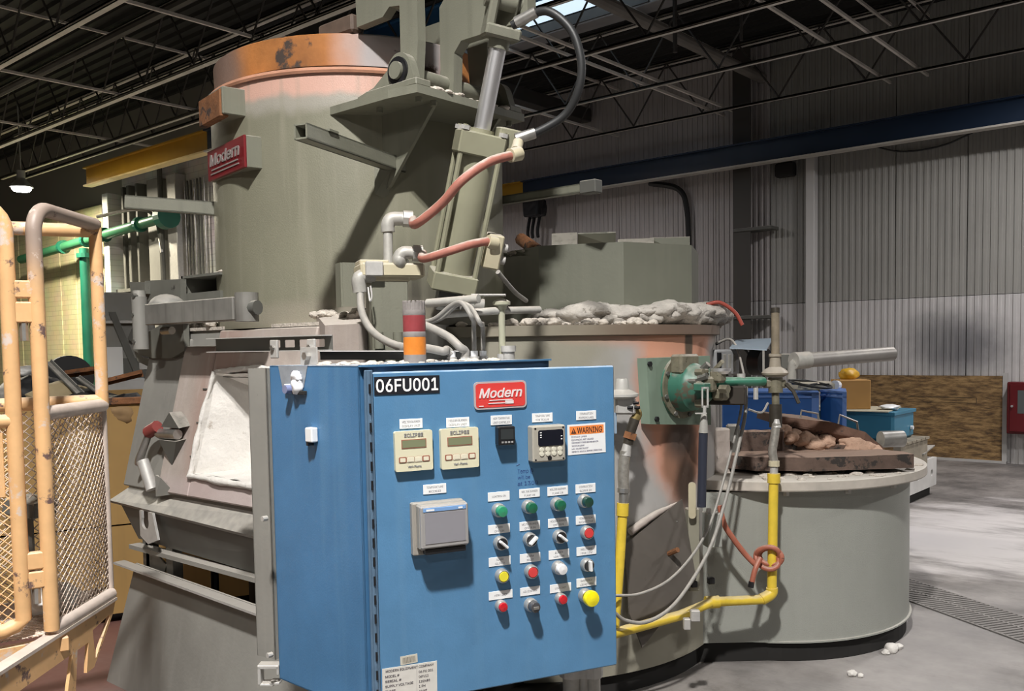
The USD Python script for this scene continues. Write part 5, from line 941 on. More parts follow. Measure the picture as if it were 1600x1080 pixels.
# cables and the knotted red hose
hose('grey_cable', 'upper grey cable sweeping down from the burner and left towards the cabinet', [at(1158, 602, 4.385), at(1158, 640, 4.329), at(1146, 690, 4.274), at(1132, 745, 4.218), at(1112, 812, 4.129), at(1086, 862, 4.063), at(1046, 906, 3.974), at(1000, 928, 3.885), at(960, 931, 3.796)], .0065, M['greyhose'], 'cable')
hose('grey_cable', 'lower grey cable sweeping past the leaning plate and low behind the cabinet', [at(1166, 605, 4.396), at(1164, 650, 4.329), at(1152, 705, 4.262), at(1134, 780, 4.196), at(1112, 850, 4.107), at(1082, 906, 4.018), at(1048, 950, 3.929), at(1010, 972, 3.863), at(978, 970, 3.818), at(960, 958, 3.774)], .0085, M['greyhose'], 'cable')
hose('grey_cable', 'thin grey cable arching from behind the burner over the grey actuator', [at(1120, 536, 4.662), at(1140, 530, 4.607), at(1152, 545, 4.529), at(1160, 575, 4.44), at(1163, 592, 4.418)], .006, M['greyhose'], 'cable')
hose('black_cable', 'black cable arching from the burner across the grey actuator', [at(1118, 538, 4.773), at(1138, 530, 4.773), at(1158, 540, 4.773), at(1172, 556, 4.773), at(1180, 575, 4.773)], .008, M['blackrub'], 'cable')
RH = paint('red_hose_clean', (.37, .12, .075), .5, var=.15, vscale=20., dust=(DUST, .35))
o = hose('knotted_hose', 'orange-red hose knotted in a coil around the yellow gas pipe', [at(1124, 790, 4.285), at(1132, 820, 4.285), at(1148, 845, 4.296), at(1166, 868, 4.307), at(1184, 886, 4.296)], .0135, RH)
for k, (dx, dy, rr, dz) in enumerate(((0, 0, .048, 0), (4, 2, .044, .012), (-1, 5, .05, -.01))):
    c = at(1200+dx, 868+dy, 4.329); th = np.linspace(0, 2*math.pi, 25); ring_ = [c+RT*(rr*math.cos(t))+UP*(rr*.92*math.sin(t))-FW*(.035*math.sin(t+.6+k)+.0) for t in th]; MB().tube(ring_, .0125, 10).build('coil', RH, o, smooth=60)
MB().tube([at(1188, 872, 4.296), at(1180, 890, 4.274), at(1174, 914, 4.274)], .0125, 10, 5).build('loose_end', RH, o, smooth=60); MB().cyl(at(1174.5, 909, 4.274), at(1173, 918, 4.274), .014, n=10).build('end_ring', M['black'], o)

# ================================================================ round charging well with its covers
WC, WR = V(4.93, 2.372, 0), .845
we = thing('charging_well', 'pale grey round open well with a wide flat rim, right of the furnace', 'well', WC)
wf = Fr(WC, (1, 0, 0), (0, 1, 0))
MB().lathe(wf, [(WR+.004, .105), (WR, .12), (WR, .86)], 112).build('shell', M['well'], we, smooth=35)
MB().lathe(wf, [(WR+.014, .098), (WR+.014, .106), (WR, .108)], 112).build('foot_ring', M['well'], we, smooth=25)
MB().lathe(wf, [(WR-.012, .0), (WR-.012, .1)], 72).build('skid', M['dark'], we)
MB().hull([(x_, y_, z_) for z_ in (.105, .862) for x_, y_ in ((4.285, 1.825), (3.915, 2.245), (3.935, 2.262), (4.305, 1.845))]).build('side_wall', M['well'], we)
MB().hull([(x_, y_, z_) for z_ in (.0, .10) for x_, y_ in ((4.30, 1.85), (3.94, 2.26), (4.2, 2.4), (4.4, 2.0))]).build('skid', M['dark'], we)
RIMM = paint('well_rim', (.47, .43, .38), .75, var=.2, vscale=8., dust=((.60, .56, .50), .8), spots=((.16, .12, .10), .18, 9.))
MB().lathe(wf, [(WR-.005, .865), (WR+.085, .872), (WR+.088, .878), (WR+.085, .918), (WR+.075, .922), (.45, .922), (.42, .80), (0, .80)], 112).build('rim', RIMM, we, smooth=25, label='dusty flat rim')
for a in np.linspace(-165, -60, 6): d = yawv(a); MB().cyl(WC+d*(WR+.03)+ZZ*.845, WC+d*(WR+.03)+ZZ*.87, .016, n=6).build('rim_bolt', M['zinc'], we)
b = MB()
for i in range(90):
    a = math.radians(rng.uniform(-150, -50)); rr_ = rng.uniform(.6, .9); b.add(*blob((WC[0]+math.cos(a)*rr_, WC[1]+math.sin(a)*rr_, .924), rng.choice([.008, .012, .016, .022]), i+2100, (1.6, 1.4, .5), .4))
b.build('rubble', M['dustpile'], we, smooth=True, kind='stuff', label='crumbled refractory on the rim')
CHAR = paint('cover_charred', (.105, .07, .055), .85, var=.35, vscale=9., spots=((.03, .025, .022), .4, 12.), dust=((.36, .25, .19), .7), bump=.3)
cv = thing('well_cover', 'thick charred lower cover lying flat on the rim of the round well', 'cover', at(1260, 733, 4.85))
q = [(1104, 728), (1180, 736), (1270, 737), (1360, 734), (1428, 731)]; fr_ = [onz(a_, b_, .945)[:2] for a_, b_ in q]; back = V(.759, .651, 0)[:2]
poly = fr_+[fr_[-1]+back*.12+V(.0, .0), fr_[3]+back*.55, fr_[2]+back*.62, fr_[1]+back*.55, fr_[0]+back*.25]
b = MB().prism(Fr((0, 0, 0), (1, 0, 0), (0, 1, 0)), poly, .945, 1.015); b.rough(.004, 14., 6, .12); b.build('slab', CHAR, cv)
o = thing('well_cover', 'tilted charred cover with two wire handles propped above the lower cover', 'cover', at(1300, 700, 5.0))
tl = [at(1212, 650, 4.95), at(1300, 660, 4.9), at(1352, 675, 4.88), at(1382, 701, 4.95)]; bk = V(.62, .53, .0)
up = [p_+bk*.62*(1-.35*abs(i-1.3)/1.7) for i, p_ in enumerate(tl)]; nrm = unit(np.cross(tl[1]-tl[0], bk)); nrm = nrm if nrm[2] > 0 else -nrm
b = MB(); b.hull([p_ for p_ in tl+up]+[p_-nrm*.042 for p_ in tl+up]); b.rough(.004, 14., 9, .12); b.build('slab', paint('cover_rusty', (.15, .085, .06), .85, var=.3, vscale=9., spots=((.05, .035, .03), .3, 12.), dust=((.30, .22, .17), .6), bump=.3), o)
for x0, y0, x1, y1 in ((1249, 662, 1281, 668), (1309, 668, 1342, 682)):
    a_, b_ = at(x0, y0, 5.05), at(x1, y1, 5.05); MB().tube([a_, a_+ZZ*.075+unit(b_-a_)*.012, b_+ZZ*.075-unit(b_-a_)*.012, b_], .0065, 8).build('handle', M['steel'], o)
PKR = paint('lining_pink', (.50, .33, .24), .95, var=.2, vscale=10., spots=((.12, .07, .05), .22, 9.), bump=.6)
o = thing('lining_chunk', 'broken pinkish refractory lining hanging between the two well covers', 'lining', at(1280, 700, 5.0))
b = MB()
for i, (px, py, rr_) in enumerate(((1222, 672, .05), (1238, 680, .05), (1255, 684, .055), (1272, 692, .06), (1290, 690, .05), (1335, 698, .07), (1350, 702, .06), (1362, 702, .05), (1328, 690, .05))): b.add(*blob(at(px, py+2, 4.93), rr_*.95, i+2300, (1.2, 1.1, .9), .5))
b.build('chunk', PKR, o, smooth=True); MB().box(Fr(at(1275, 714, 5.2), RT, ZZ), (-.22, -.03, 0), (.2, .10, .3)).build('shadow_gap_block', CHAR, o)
# charred plates left on the well
for i, (px, py, d, w, h, yw, mt, lb) in enumerate(((1125, 700, 4.75, .10, .19, -30, M['hearth'], 'pale upright charred plate on the well beside the damper rod'), (1145, 690, 4.85, .07, .17, -60, M['greydark'], 'dark upright charred plate left on the well behind the grey cables'), (1180, 700, 4.9, .30, .18, -52, CHAR, 'large curved charred block on the left of the well'))):
    o = thing('charred_plate', lb, 'plate', at(px, py, d)); b = MB().box(frx(at(px, py, d), yw), (-w/2, -.03, -h*.75), (w/2, .03, h*.55), .01); b.rough(.010, 12., i, .06); b.build('plate', mt, o)
# silver nozzle, grey actuator, sheet
o = thing('burner_nozzle', 'grey cylindrical nozzle with pointed tip sticking out to the right above the blue cabinets', 'nozzle', at(1300, 560, 4.551))
a_, b_ = at(1258, 563, 4.44), at(1393, 553, 4.718); MB().cyl(a_, b_, .037, n=24).build('barrel', paint('nozzle_grey', (.27, .255, .24), .45, .4, var=.12, vscale=10., dust=(DUST, .5)), o, smooth=40); MB().cyl(b_, b_+unit(b_-a_)*.037, .037, .002, n=24).build('tip', M['zinc'], o, smooth=40)
MB().cyl(at(1240, 564, 4.418), at(1263, 562.5, 4.451), .042, n=20).build('socket', M['pipegrey'], o, smooth=40); MB().tube([at(1243, 566, 4.418), at(1238, 572, 4.429), at(1237, 592, 4.44)], .022, 10, 4).build('elbow', M['pipegrey'], o, smooth=40); MB().box(Fr(at(1222, 562, 4.495), RT, ZZ), (-.06, -.05, -.03), (.06, .03, .03), .005).build('bracket', M['greydark'], o)
o = thing('actuator', 'grey ribbed actuator box with black motor behind the green burner', 'actuator', at(1150, 585, 4.4))
f = Fr(at(1118, 588, 4.6), unit(yawv(-20)), np.cross(ZZ, yawv(-20)), ZZ); MB().box(f, (0, 0, 0), (.17, .16, .135), .01).build('housing', paint('actuator_grey', (.27, .275, .28), .45, var=.06), o)
for u_ in (.05, .085, .12): MB().box(f, (u_, -.006, .02), (u_+.018, .002, .11), .002).build('rib', M['grey'], o)
MB().box(f, (.008, -.008, .03), (.035, .0, .12), .003).build('slot', M['black'], o); MB().cyl(at(1178, 565, 4.6), at(1196, 566, 4.55), .07, n=20).build('motor', M['black'], o, smooth=40)
o = thing('cover_sheet', 'pale blue-grey sheet lying tilted on the grey actuator', 'sheet', at(1170, 540, 4.5)); c_ = [at(1140, 545, 4.45), at(1198, 548, 4.4), at(1208, 530, 4.75), at(1150, 533, 4.8)]; n2 = V(0, 0, .006); MB().hull(c_+[q+n2 for q in c_]).build('sheet', flat('sheet_blue', (.33, .40, .47), .35, .2), o)
# blue cabinets and the skid with tool box behind the well
CB = paint('bin_blue', (.022, .105, .36), .4, var=.1); CBE = flat('bin_blue_edge', (.11, .22, .55), .4)
for px0, px1, y0, d, lb in ((1128, 1278, 613, 7.5, 'wide bright blue steel bin behind the round well'), (1282, 1322, 613, 7.25, 'narrow bright blue steel bin right of the wide one')):
    a_, b_ = at(px0, y0, d+.25), at(px1, y0, d-.1); a_[2] = b_[2]; o = thing('blue_bin', lb, 'bin', (a_+b_)/2*V(1, 1, 0)); dd = unit(b_-a_); f = Fr(a_, dd, unit(V(a_[0]+b_[0], a_[1]+b_[1], 0)), ZZ); L_ = np.linalg.norm(b_-a_)
    MB().box(f, (0, 0, -a_[2]+.001), (L_, .48, 0), .01).build('body', CB, o); MB().box(f, (-.008, -.012, -.05), (L_+.008, .0, -.03), .003).build('rail', CBE, o); MB().box(f, (-.008, -.012, -.012), (L_+.008, .5, .006), .003).build('lid', CBE, o); MB().box(f, (L_-.05, -.012, -a_[2]+.001), (L_+.008, .0, 0), .003).build('corner_strip', CBE, o)
o = thing('hoop', 'dark hoop lying on the blue bins over a beige housing', 'hoop', at(1266, 604, 7.5)); c = at(1266, 600, 7.45); th = np.linspace(0, 2*math.pi, 33); MB().tube([c+V(.165*math.cos(t), .165*math.sin(t), .0)+V(0, 0, .03*math.sin(t)) for t in th], .011, 8).build('ring', M['blackrub'], o, smooth=60)
for t in (0, 1.57, 3.14, 4.71): MB().cyl(c+V(.16*math.cos(t), .16*math.sin(t), 0), c+V(.01, .01, -.01), .007, n=6).build('spoke', M['blackrub'], o)
o = thing('beige_housing', 'flat beige machine housing lying under the dark hoop on the blue bins', 'housing', at(1275, 608, 7.6)); MB().box(Fr(at(1245, 608, 7.6), RT, np.cross(ZZ, RT), ZZ), (0, -.05, -.02), (.34, .25, .06), .02).build('housing', M['cream'], o); MB().cyl(at(1304, 602, 7.55), at(1308, 602, 7.6), .04, n=14).build('knob', M['white'], o)
# white steel skid
p0 = onz(1463, 757, .1); o = thing('white_skid', 'white steel skid frame with round holes standing on the floor behind the well', 'skid', (p0[0]-.8, p0[1]+.5, 0)); z1_ = ony(1463, 714, p0[1])[2]; fS = Fr((p0[0], p0[1], 0), (-1, 0, 0), (0, 1, 0), ZZ)
hp = sbox(0, .1, 1.7, z1_).difference(Point(.16, .24).buffer(.035)).difference(Point(.62, .27).buffer(.055)); MB().prism(Fr((p0[0], p0[1]+.02, 0), (-1, 0, 0), (0, 0, 1)), hp, -.02, .02).build('side_beam', paint('skid_white', (.60, .59, .57), .45, spots=((.3, .27, .24), .06, 8.)), o)
MB().box(fS, (.05, .05, .0), (1.65, .9, .1)).build('runner', M['dark'], o); MB().box(fS, (0, .04, .1), (.05, .95, z1_-.01)).build('end_beam', M['white'], o); MB().box(fS, (.02, .03, z1_-.06), (1.65, .9, z1_-.03)).build('deck', M['dark'], o)
sk_z = z1_-.03
o = thing('sheet_metal', 'grey bent metal sheet lying on the white skid', 'sheet', (p0[0]-.3, p0[1]+.4, sk_z)); c_ = [at(1392, 711, 9.), at(1444, 711, 8.9), at(1461, 697, 9.4), at(1425, 698, 9.6)]; MB().hull(c_+[q+V(0, 0, .012) for q in c_]).build('sheet', M['grey'], o)
o = thing('duct_end', 'short shiny foil duct lying at the right end of the tilted cover', 'duct', at(1392, 700, 5.72)); q_ = at(1390, 700, 5.72); MB().cyl(V(q_[0]-.05, q_[1]+.04, .976), V(q_[0]+.06, q_[1]-.06, .976), .052, n=18).build('tube', M['steel'], o, smooth=40)
pz0 = at(1396, 690, 8.6)[2]; o = thing('wooden_pallet', 'weathered wooden pallet under the teal tool box', 'pallet', at(1400, 700, 8.6)); pc = at(1396, 692, 8.55)
WD = paint('pallet_wood', (.24, .21, .16), .8, var=.25, vscale=6., bump=.2); f = Fr(V(pc[0], pc[1], sk_z+.0), (1, 0, 0), (0, 1, 0), ZZ); hgtp = max(.14, pz0-sk_z)
for k in range(6): MB().box(f, (-.1+k*.14, -.12, hgtp-.025), (.02+k*.14, 1.0, hgtp), .003).build('board', WD, o)
for yv in (-.1, .4, .9): MB().box(f, (-.1, yv, .0), (.72, yv+.07, hgtp-.026), .003).build('bearer', WD, o)
bz = sk_z+hgtp; tz = at(1396, 645, 8.55)[2]; o = thing('tool_box', 'teal-blue steel box standing on the wooden pallet', 'box', V(pc[0], pc[1], bz)); f = Fr(V(pc[0], pc[1], bz), (1, 0, 0), (0, 1, 0), ZZ); TB = paint('box_teal', (.035, .17, .27), .4, var=.1)
MB().box(f, (0, 0, .001), (.62, .95, tz-bz), .025).build('body', TB, o); MB().cyl(f.p(.5, -.005, .1), f.p(.5, -.03, .1), .02, n=10).build('knob', M['white'], o); MB().box(f, (-.015, -.015, tz-bz-.03), (.635, .965, tz-bz+.004), .004).build('rim', TB, o)
o = thing('card_sheet', 'beige sheet of card lying on the teal tool box', 'card', V(pc[0], pc[1], tz)); MB().box(Fr(V(pc[0]+.05, pc[1]+.1, tz+.005), yawv(8), yawv(98), ZZ), (-.1, -.05, 0), (.6, .95, .008)).build('sheet', flat('card_beige', (.40, .37, .28), .7), o)
CBD = paint('cardboard', (.40, .22, .07), .8, var=.1); cz = tz+.014; f = frx(V(pc[0]+.25, pc[1]+.50, cz), 35); hh = at(1360, 592, 9.1)[2]-cz
o = thing('cardboard_box', 'tan cardboard box standing on the teal tool box', 'box', f.o); MB().box(f, (-.17, -.15, 0), (.17, .15, hh), .006).build('carton', CBD, o); MB().box(f, (-.03, -.152, 0), (.03, .152, hh+.002)).build('tape', flat('tape', (.48, .30, .12), .4), o)
o = thing('yellow_bag', 'small yellow bag on top of the cardboard box', 'bag', f.p(0, 0, hh)); b = MB().add(*blob(f.p(.05, 0, hh+.05), .10, 77, (1.1, .9, .62), .35)); b.build('bag', paint('bag_yellow', (.60, .34, .02), .5, spots=((.15, .1, .04), .12, 14.)), o, smooth=True)
o = thing('purple_cap', 'small purple cap lying on the card beside the cardboard box', 'cap', at(1340, 632, 8.9)); pcp = V(pc[0]+.05, pc[1]+.62, cz); MB().cyl(pcp, pcp+ZZ*.055, .05, .042, n=14).build('cap', flat('cap_purple', (.08, .05, .38), .4), o, smooth=40)
o = thing('rag', 'crumpled white rag on the right of the card', 'rag', V(pc[0]+.3, pc[1]+.12, cz)); b = MB().add(*blob(V(pc[0]+.25, pc[1]+.12, cz+.02), .09, 31, (1.3, 1., .3), .5)); b.build('cloth', M['white'], o, smooth=True)
# boarded opening and fire cabinet on the right wall
def osb():
    N = {'g': ('geometry', {}), 'mp': ('mapping', {'scale': (2., 2.6, 13.)}), 'n': ('noise_texture', {'scale': 2.2, 'detail': 6., 'roughness': .7}), 'r': ('rgb_ramp', {'ramp': [(.36, (.07, .04, .018)), (.5, (.20, .12, .048)), (.62, (.33, .21, .09))]}), 'p': ('principled_bsdf', {'roughness': .75}), 'b': ('bump', {'strength': .3, 'distance': .01})}
    return usdkit.material(stage, '/World/Looks/osb', N, [('g.position', 'mp.vector'), ('mp.vector', 'n.vector'), ('n.fac', 'r.fac'), ('r.color', 'p.base_color'), ('n.fac', 'b.height'), ('b.normal', 'p.normal')], surface='p.BSDF')
OSB = osb(); o = thing('strand_board', 'brown strand-board panels closing an opening in the ribbed wall', 'board', (WX-.06, 3.75, 0))
MB().box(Fr((0, 0, 0), (1, 0, 0), (0, 1, 0)), (WX-.055, 2.745, .03), (WX-.035, 4.80, 1.12)).build('board', OSB, o); 
b = MB()
for lo, hi in (((WX-.057, 3.05, .83), (WX-.054, 3.9, .836)), ((WX-.057, 3.05, .76), (WX-.054, 3.9, .765)), ((WX-.057, 3.05, .76), (WX-.054, 3.056, .836))): b.box(Fr((0, 0, 0), (1, 0, 0), (0, 1, 0)), lo, hi)
b.build('stamp_mark', flat('stamp', (.05, .035, .018), .8), o)
FR = flat('trim_grey', (.42, .41, .40), .5)
for lo, hi in (((WX-.07, 2.69, 0), (WX-.03, 2.745, 1.16)), ((WX-.08, 2.69, 0), (WX-.03, 4.85, .03))): MB().box(Fr((0, 0, 0), (1, 0, 0), (0, 1, 0)), lo, hi).build('trim', FR, o)
o = thing('fire_cabinet', 'dark red fire hose cabinet with glass window on the wall at the right edge', 'cabinet', (WX-.1, 2.4, .4)); FCM = flat('fire_red', (.105, .008, .011), .35)
MB().box(Fr((0, 0, 0), (1, 0, 0), (0, 1, 0)), (WX-.22, 2.1, .40), (WX-.03, 2.665, 1.05), .012).build('case', FCM, o); MB().box(Fr((0, 0, 0), (1, 0, 0), (0, 1, 0)), (WX-.235, 2.13, .43), (WX-.218, 2.63, 1.02), .006).build('door', FCM, o); MB().box(Fr((0, 0, 0), (1, 0, 0), (0, 1, 0)), (WX-.238, 2.22, .66), (WX-.232, 2.54, .95)).build('window', flat('fire_glass', (.10, .11, .11), .1), o)
MB().cyl((WX-.23, 2.60, .75), (WX-.26, 2.60, .75), .015, n=10).build('handle', M['chrome'], o)
# loose crumbs on the floor in front of the well
for i, (px, py, rr_, lb) in enumerate(((1393, 1018, .035, 'pale lump of refractory at the right foot of the well'), (1404, 1014, .022, 'small pale crumb of refractory beside the lump at the well foot'), (1331, 1056, .022, 'pale crumb on the floor in front of the well, left of a pair'), (1345, 1058, .014, 'pale crumb on the floor in front of the well, right of a pair'), (1264, 1031, .009, 'tiny pale crumb on the floor under the well'), (1384, 1022, .018, 'crumb of refractory left of the lump at the well foot'))):
    p = onz(px, py); o = thing('refractory_crumb', lb, 'crumb', p); MB().add(*blob(p+ZZ*rr_*.5, rr_, i+3000, (1.2, 1, .7), .45)).build('crumb', M['refractory'], o, smooth=True)
# ================================================================ swing arm and its bracket at the left end of the furnace
SA = thing('swing_arm', 'grey horizontal swing arm with round boss, at the left end of the furnace', 'arm', onx(240, 500, 2.12))
XA = 2.10
y0_, y1_ = onx(236, 498, XA), onx(374, 492, XA)
zc_ = 1.775; ARM = paint('arm_grey', (.19, .185, .17), .5, var=.25, vscale=7., dust=(DUST, .6), streak=((.10, .095, .085), .8)); MB().box(FZ, (XA-.03, y1_[1], zc_-.048), (XA+.04, y0_[1], zc_+.048), .004).build('arm_beam', ARM, SA)
e = onx(386, 490, XA); MB().cyl((e[0], e[1], zc_-.055), (e[0], e[1], zc_+.062), .047, n=24).build('end_boss', ARM, SA, smooth=40); MB().cyl((e[0], e[1]-.02, zc_), (e[0]+.01, e[1]-.062, zc_), .03, n=12).build('boss_nipple', M['greydark'], SA, smooth=40)
pv = onx(219, 500, 2.16); zt_, zb_ = onx(217, 464, 2.16)[2], onx(219, 546, 2.16)[2]
MB().cyl((pv[0], pv[1], zb_), (pv[0], pv[1], zt_), .036, n=24).build('pivot_tube', M['grey'], SA, smooth=40); MB().cyl((pv[0], pv[1], zt_), (pv[0], pv[1], zt_+.03), .03, n=20).build('pivot_cap', M['pipegrey'], SA, smooth=40)
dm = onx(252, 484, 2.14); b = MB().add(*blob(V(2.17, dm[1], zc_+.03), .085, 2, (1, 1.1, .8), .05)); b.build('arm_root', M['grey'], SA, smooth=True)
GRM = paint('shaded_grimy_olive', (.15, .15, .13), .55, var=.2, vscale=5., dust=(DUST, .6), spots=((.05, .045, .04), .12, 9.))  # grimy paint, its colour also darkened for the shade at this end
br = thing('arm_bracket', 'grey gusseted bracket holding the swing arm pivot beside the furnace', 'bracket', onx(240, 540, 2.25))
F2 = Fr((0, 0, 0), (0, -1, 0), (0, 0, 1), (-1, 0, 0))
def px_poly(X, pts): return [(-onx(a_, b_, X)[1], onx(a_, b_, X)[2]) for a_, b_ in pts]
def pxp(X, pts, t, name, mat, parent=None): MB().prism(F2, px_poly(X, pts), -X, -X-t).build(name, mat, parent or br)
pxp(2.24, [(206, 545), (230, 520), (255, 505), (285, 480), (288, 548), (268, 560), (240, 560), (220, 555)], .03, 'gusset', GRM)
pxp(2.26, [(203, 530), (206, 545), (225, 560), (268, 563), (286, 556), (284, 572), (240, 577), (215, 565)], .12, 'foot_plate', GRM)
pxp(2.22, [(202, 441), (226, 441), (226, 459), (205, 462)], .08, 'pivot_lug', GRM); pxp(2.25, [(226, 439), (282, 436), (282, 486), (262, 486), (262, 471), (226, 469)], .03, 'cheek_plate', GRM)
b = MB(); xb = 2.28
P0, P1 = onx(283, 432, xb), onx(345, 484, xb); yl, yr = P0[1], onx(343, 432, xb)[1]; zt2, zb2 = P0[2], P1[2]; zm = onx(300, 458, xb)[2]
b.box(FZ, (xb, yr, zb2), (xb+.3, yl, zm)); b.box(FZ, (xb, yr, zt2-.012), (xb+.3, yl, zt2)); b.box(FZ, (xb, yl-.012, zb2), (xb+.3, yl, zt2)); b.box(FZ, (xb+.2, yr, zb2), (xb+.3, yl, zt2)); b.build('box_beam', GRM, br)
b = MB()
for i in range(14): b.add(*blob((xb+rng.uniform(.02, .25), rng.uniform(yr, yl), zt2+.004), rng.choice([.008, .014]), i+4000, (1.3, 1.3, .5), .4))
b.build('rubble', M['dustpile'], br, smooth=True, kind='stuff')
for px, py in ((207, 462), (206, 492), (208, 534)): q = onx(px, py, 2.12); MB().cyl(q, q+V(.05, 0, 0), .012, n=6).build('bolt', M['greydark'], br)
q = onx(260, 517, 2.12); MB().cyl(q-V(0, .05, 0), q+V(0, .03, 0), .018, n=12).build('pin', M['steel'], br, smooth=40)
o = thing('side_machine', 'dark grey machine housing with braces standing left of the swing arm bracket', 'machine', at(190, 760, 7.3))
f = frx(at(196, 457, 7.2), -25); z_ = f.o[2]; k_ = 1.31; f.ex = f.ex*k_; f.ey = f.ey*k_; f.ez = f.ez*k_; z_ = z_/k_; MB().box(f, (-.14, 0, -z_+.0), (.16, .5, 0), .01).build('housing', M['grey'], o); MB().box(f, (-.145, -.03, -.19), (.10, .0, -.17), .003).build('ledge', M['zinc'], o)
MB().hull([f.p(-.10, -.04, -.12), f.p(-.06, -.04, -.12), f.p(.10, -.04, -.58), f.p(.06, -.04, -.58), f.p(-.10, -.02, -.12), f.p(.1, -.02, -.58)]).build('brace', M['greydark'], o); MB().hull([f.p(.07, -.04, -.12), f.p(.1, -.04, -.12), f.p(-.0, -.04, -.28), f.p(.02, -.04, -.3), f.p(.1, -.02, -.12), f.p(.02, -.02, -.3)]).build('brace', M['greydark'], o)
MB().box(f, (-.12, -.012, -.62), (-.03, -.002, -.33)).build('notice', M['white'], o, label='white notice sheet'); MB().box(f, (-.03, -.015, -.60), (.16, -.002, -.40)).build('dark_panel', M['greydark'], o); MB().box(f, (.06, -.02, -.47), (.12, -.014, -.43)).build('rating_plate', M['zinc'], o)
# ================================================================ yellow access basket in the left foreground
CGY = paint('cage_yellow', (.70, .42, .20), .5, var=.12, vscale=12., spots=(((.62, .52, .46), .30, 8.), ((.15, .09, .08), .26, 15.)), dust=((.70, .60, .52), .35)); CGW = paint('cage_worn', (.55, .46, .40), .5, .1, var=.2, vscale=14., spots=((.68, .37, .15), .22, 11.), dust=((.68, .6, .54), .5))
WIRE = paint('mesh_worn', (.68, .56, .47), .55, var=.15, vscale=20., spots=((.34, .24, .18), .08, 30.))
DB, DR_ = 2.6, 2.99
B0 = at(68, 700, DB); R0 = at(163, 700, DR_); CGW2 = paint('cage_post', (.70, .42, .20), .5, var=.12, vscale=12., spots=(((.62, .52, .46), .30, 8.), ((.15, .09, .08), .26, 15.)), dust=((.55, .46, .40), .3), stain=[((B0[0]+.1, B0[1]+.12, 2.02), (.55, .55, .19), (.27, .22, .195), .45, .92)]); zfl = .80; A0 = at(24, 700, 2.56)
ba = thing('access_basket', 'worn yellow tubular access basket with expanded metal sides in the left foreground', 'basket', (B0[0], B0[1], zfl))
XY = lambda p, z: V(p[0], p[1], z)
back = unit(V(*(R0-B0)[:2], 0)); side = unit(V(*(A0-B0)[:2], 0)); zt_ = 2.02; zmid = 1.43; tr_ = .0215
def bow(p, d, z0, z1, r=.075, n=7):
    """A post bent over at its top towards d."""
    pts = [XY(p, z0), XY(p, z1-r)]; 
    for t in np.linspace(0, math.pi/2, n)[1:]: pts.append(XY(p, z1-r)+unit(d)*(r*(1-math.cos(t)))+ZZ*(r*math.sin(t)))
    return pts
MB().tube(bow(B0, back, zfl, zt_)+[XY(R0, zt_)], tr_, 14).build('corner_post', CGW2, ba, smooth=60, label='yellow corner post worn to bare steel at its bent top'); MB().tube([XY(R0, zt_+.01), XY(R0, zmid)], tr_*.95, 14).build('rear_post', CGY, ba, smooth=60); MB().tube([XY(R0, zmid+.02), XY(R0, zfl)], tr_*.55, 10).build('rear_upright', CGW, ba, smooth=60)
MB().tube([XY(B0, zmid), XY(R0, zmid)], tr_, 12).build('mid_rail', CGW, ba, smooth=60); MB().tube([XY(B0, zfl), XY(R0, zfl)], tr_, 12).build('bottom_rail', CGW, ba, smooth=60)
L3 = R0+side*1.0; MB().tube([XY(R0, zmid+.015), XY(L3, zmid+.015)], tr_, 12).build('rear_mid_rail', CGY, ba, smooth=60); MB().tube([XY(R0, zt_-.02), XY(L3, zt_-.04)], tr_, 12).build('rear_top_rail', CGY, ba, smooth=60); MB().tube([XY(R0, zfl), XY(L3, zfl)], tr_, 12).build('rear_bottom_rail', CGW, ba, smooth=60)
# gate beside the corner post
A1 = A0+side*.62; MB().tube(bow(A0, side, zfl+.04, zt_)[::-1][:-1]+[XY(A0, zfl+.045), XY(A0, zfl+.03)+side*.02, XY(A0, zfl+.02)+side*.05]+[XY(A1, zfl+.02)-side*.05, XY(A1, zfl+.03)-side*.02, XY(A1, zfl+.06)]+bow(A1, -side, zfl+.08, zt_)+[XY(A0, zt_)+side*.075], tr_, 14).build('gate_frame', CGY, ba, smooth=60)
MB().tube([XY(A0, zmid-.015), XY(A0, zmid-.015)+side*.62], tr_*.9, 12).build('gate_rail', CGY, ba, smooth=60)
gpl = Fr(XY(A0, 0)+side*.03, side, ZZ); MB().box(gpl, (0, 1.20, -.004), (.12, 1.385, .004), .02).build('gate_plate', CGY, ba)
gf2 = Fr(XY(A0, 0), unit(V(*(B0-A0)[:2], 0)), ZZ); gw2 = np.linalg.norm((B0-A0)[:2])
for z0_, z1_, nm in ((1.76, 1.81, 'hinge_block'), (1.69, 1.75, 'latch_block'), (.985, 1.035, 'hinge_block'), (.93, .98, 'latch_block')): MB().box(gf2, (.012, z0_, -.014), (gw2-.012, z1_, .014), .004).build(nm, CGY, ba)
MB().cyl(gf2.p(gw2*.5, 1.69, 0), gf2.p(gw2*.5, 1.64, 0), .012, n=8).build('latch_bolt', M['steel'], ba); MB().cyl(gf2.p(gw2*.5, .93, 0), gf2.p(gw2*.5, .885, 0), .012, n=8).build('latch_bolt', M['steel'], ba)
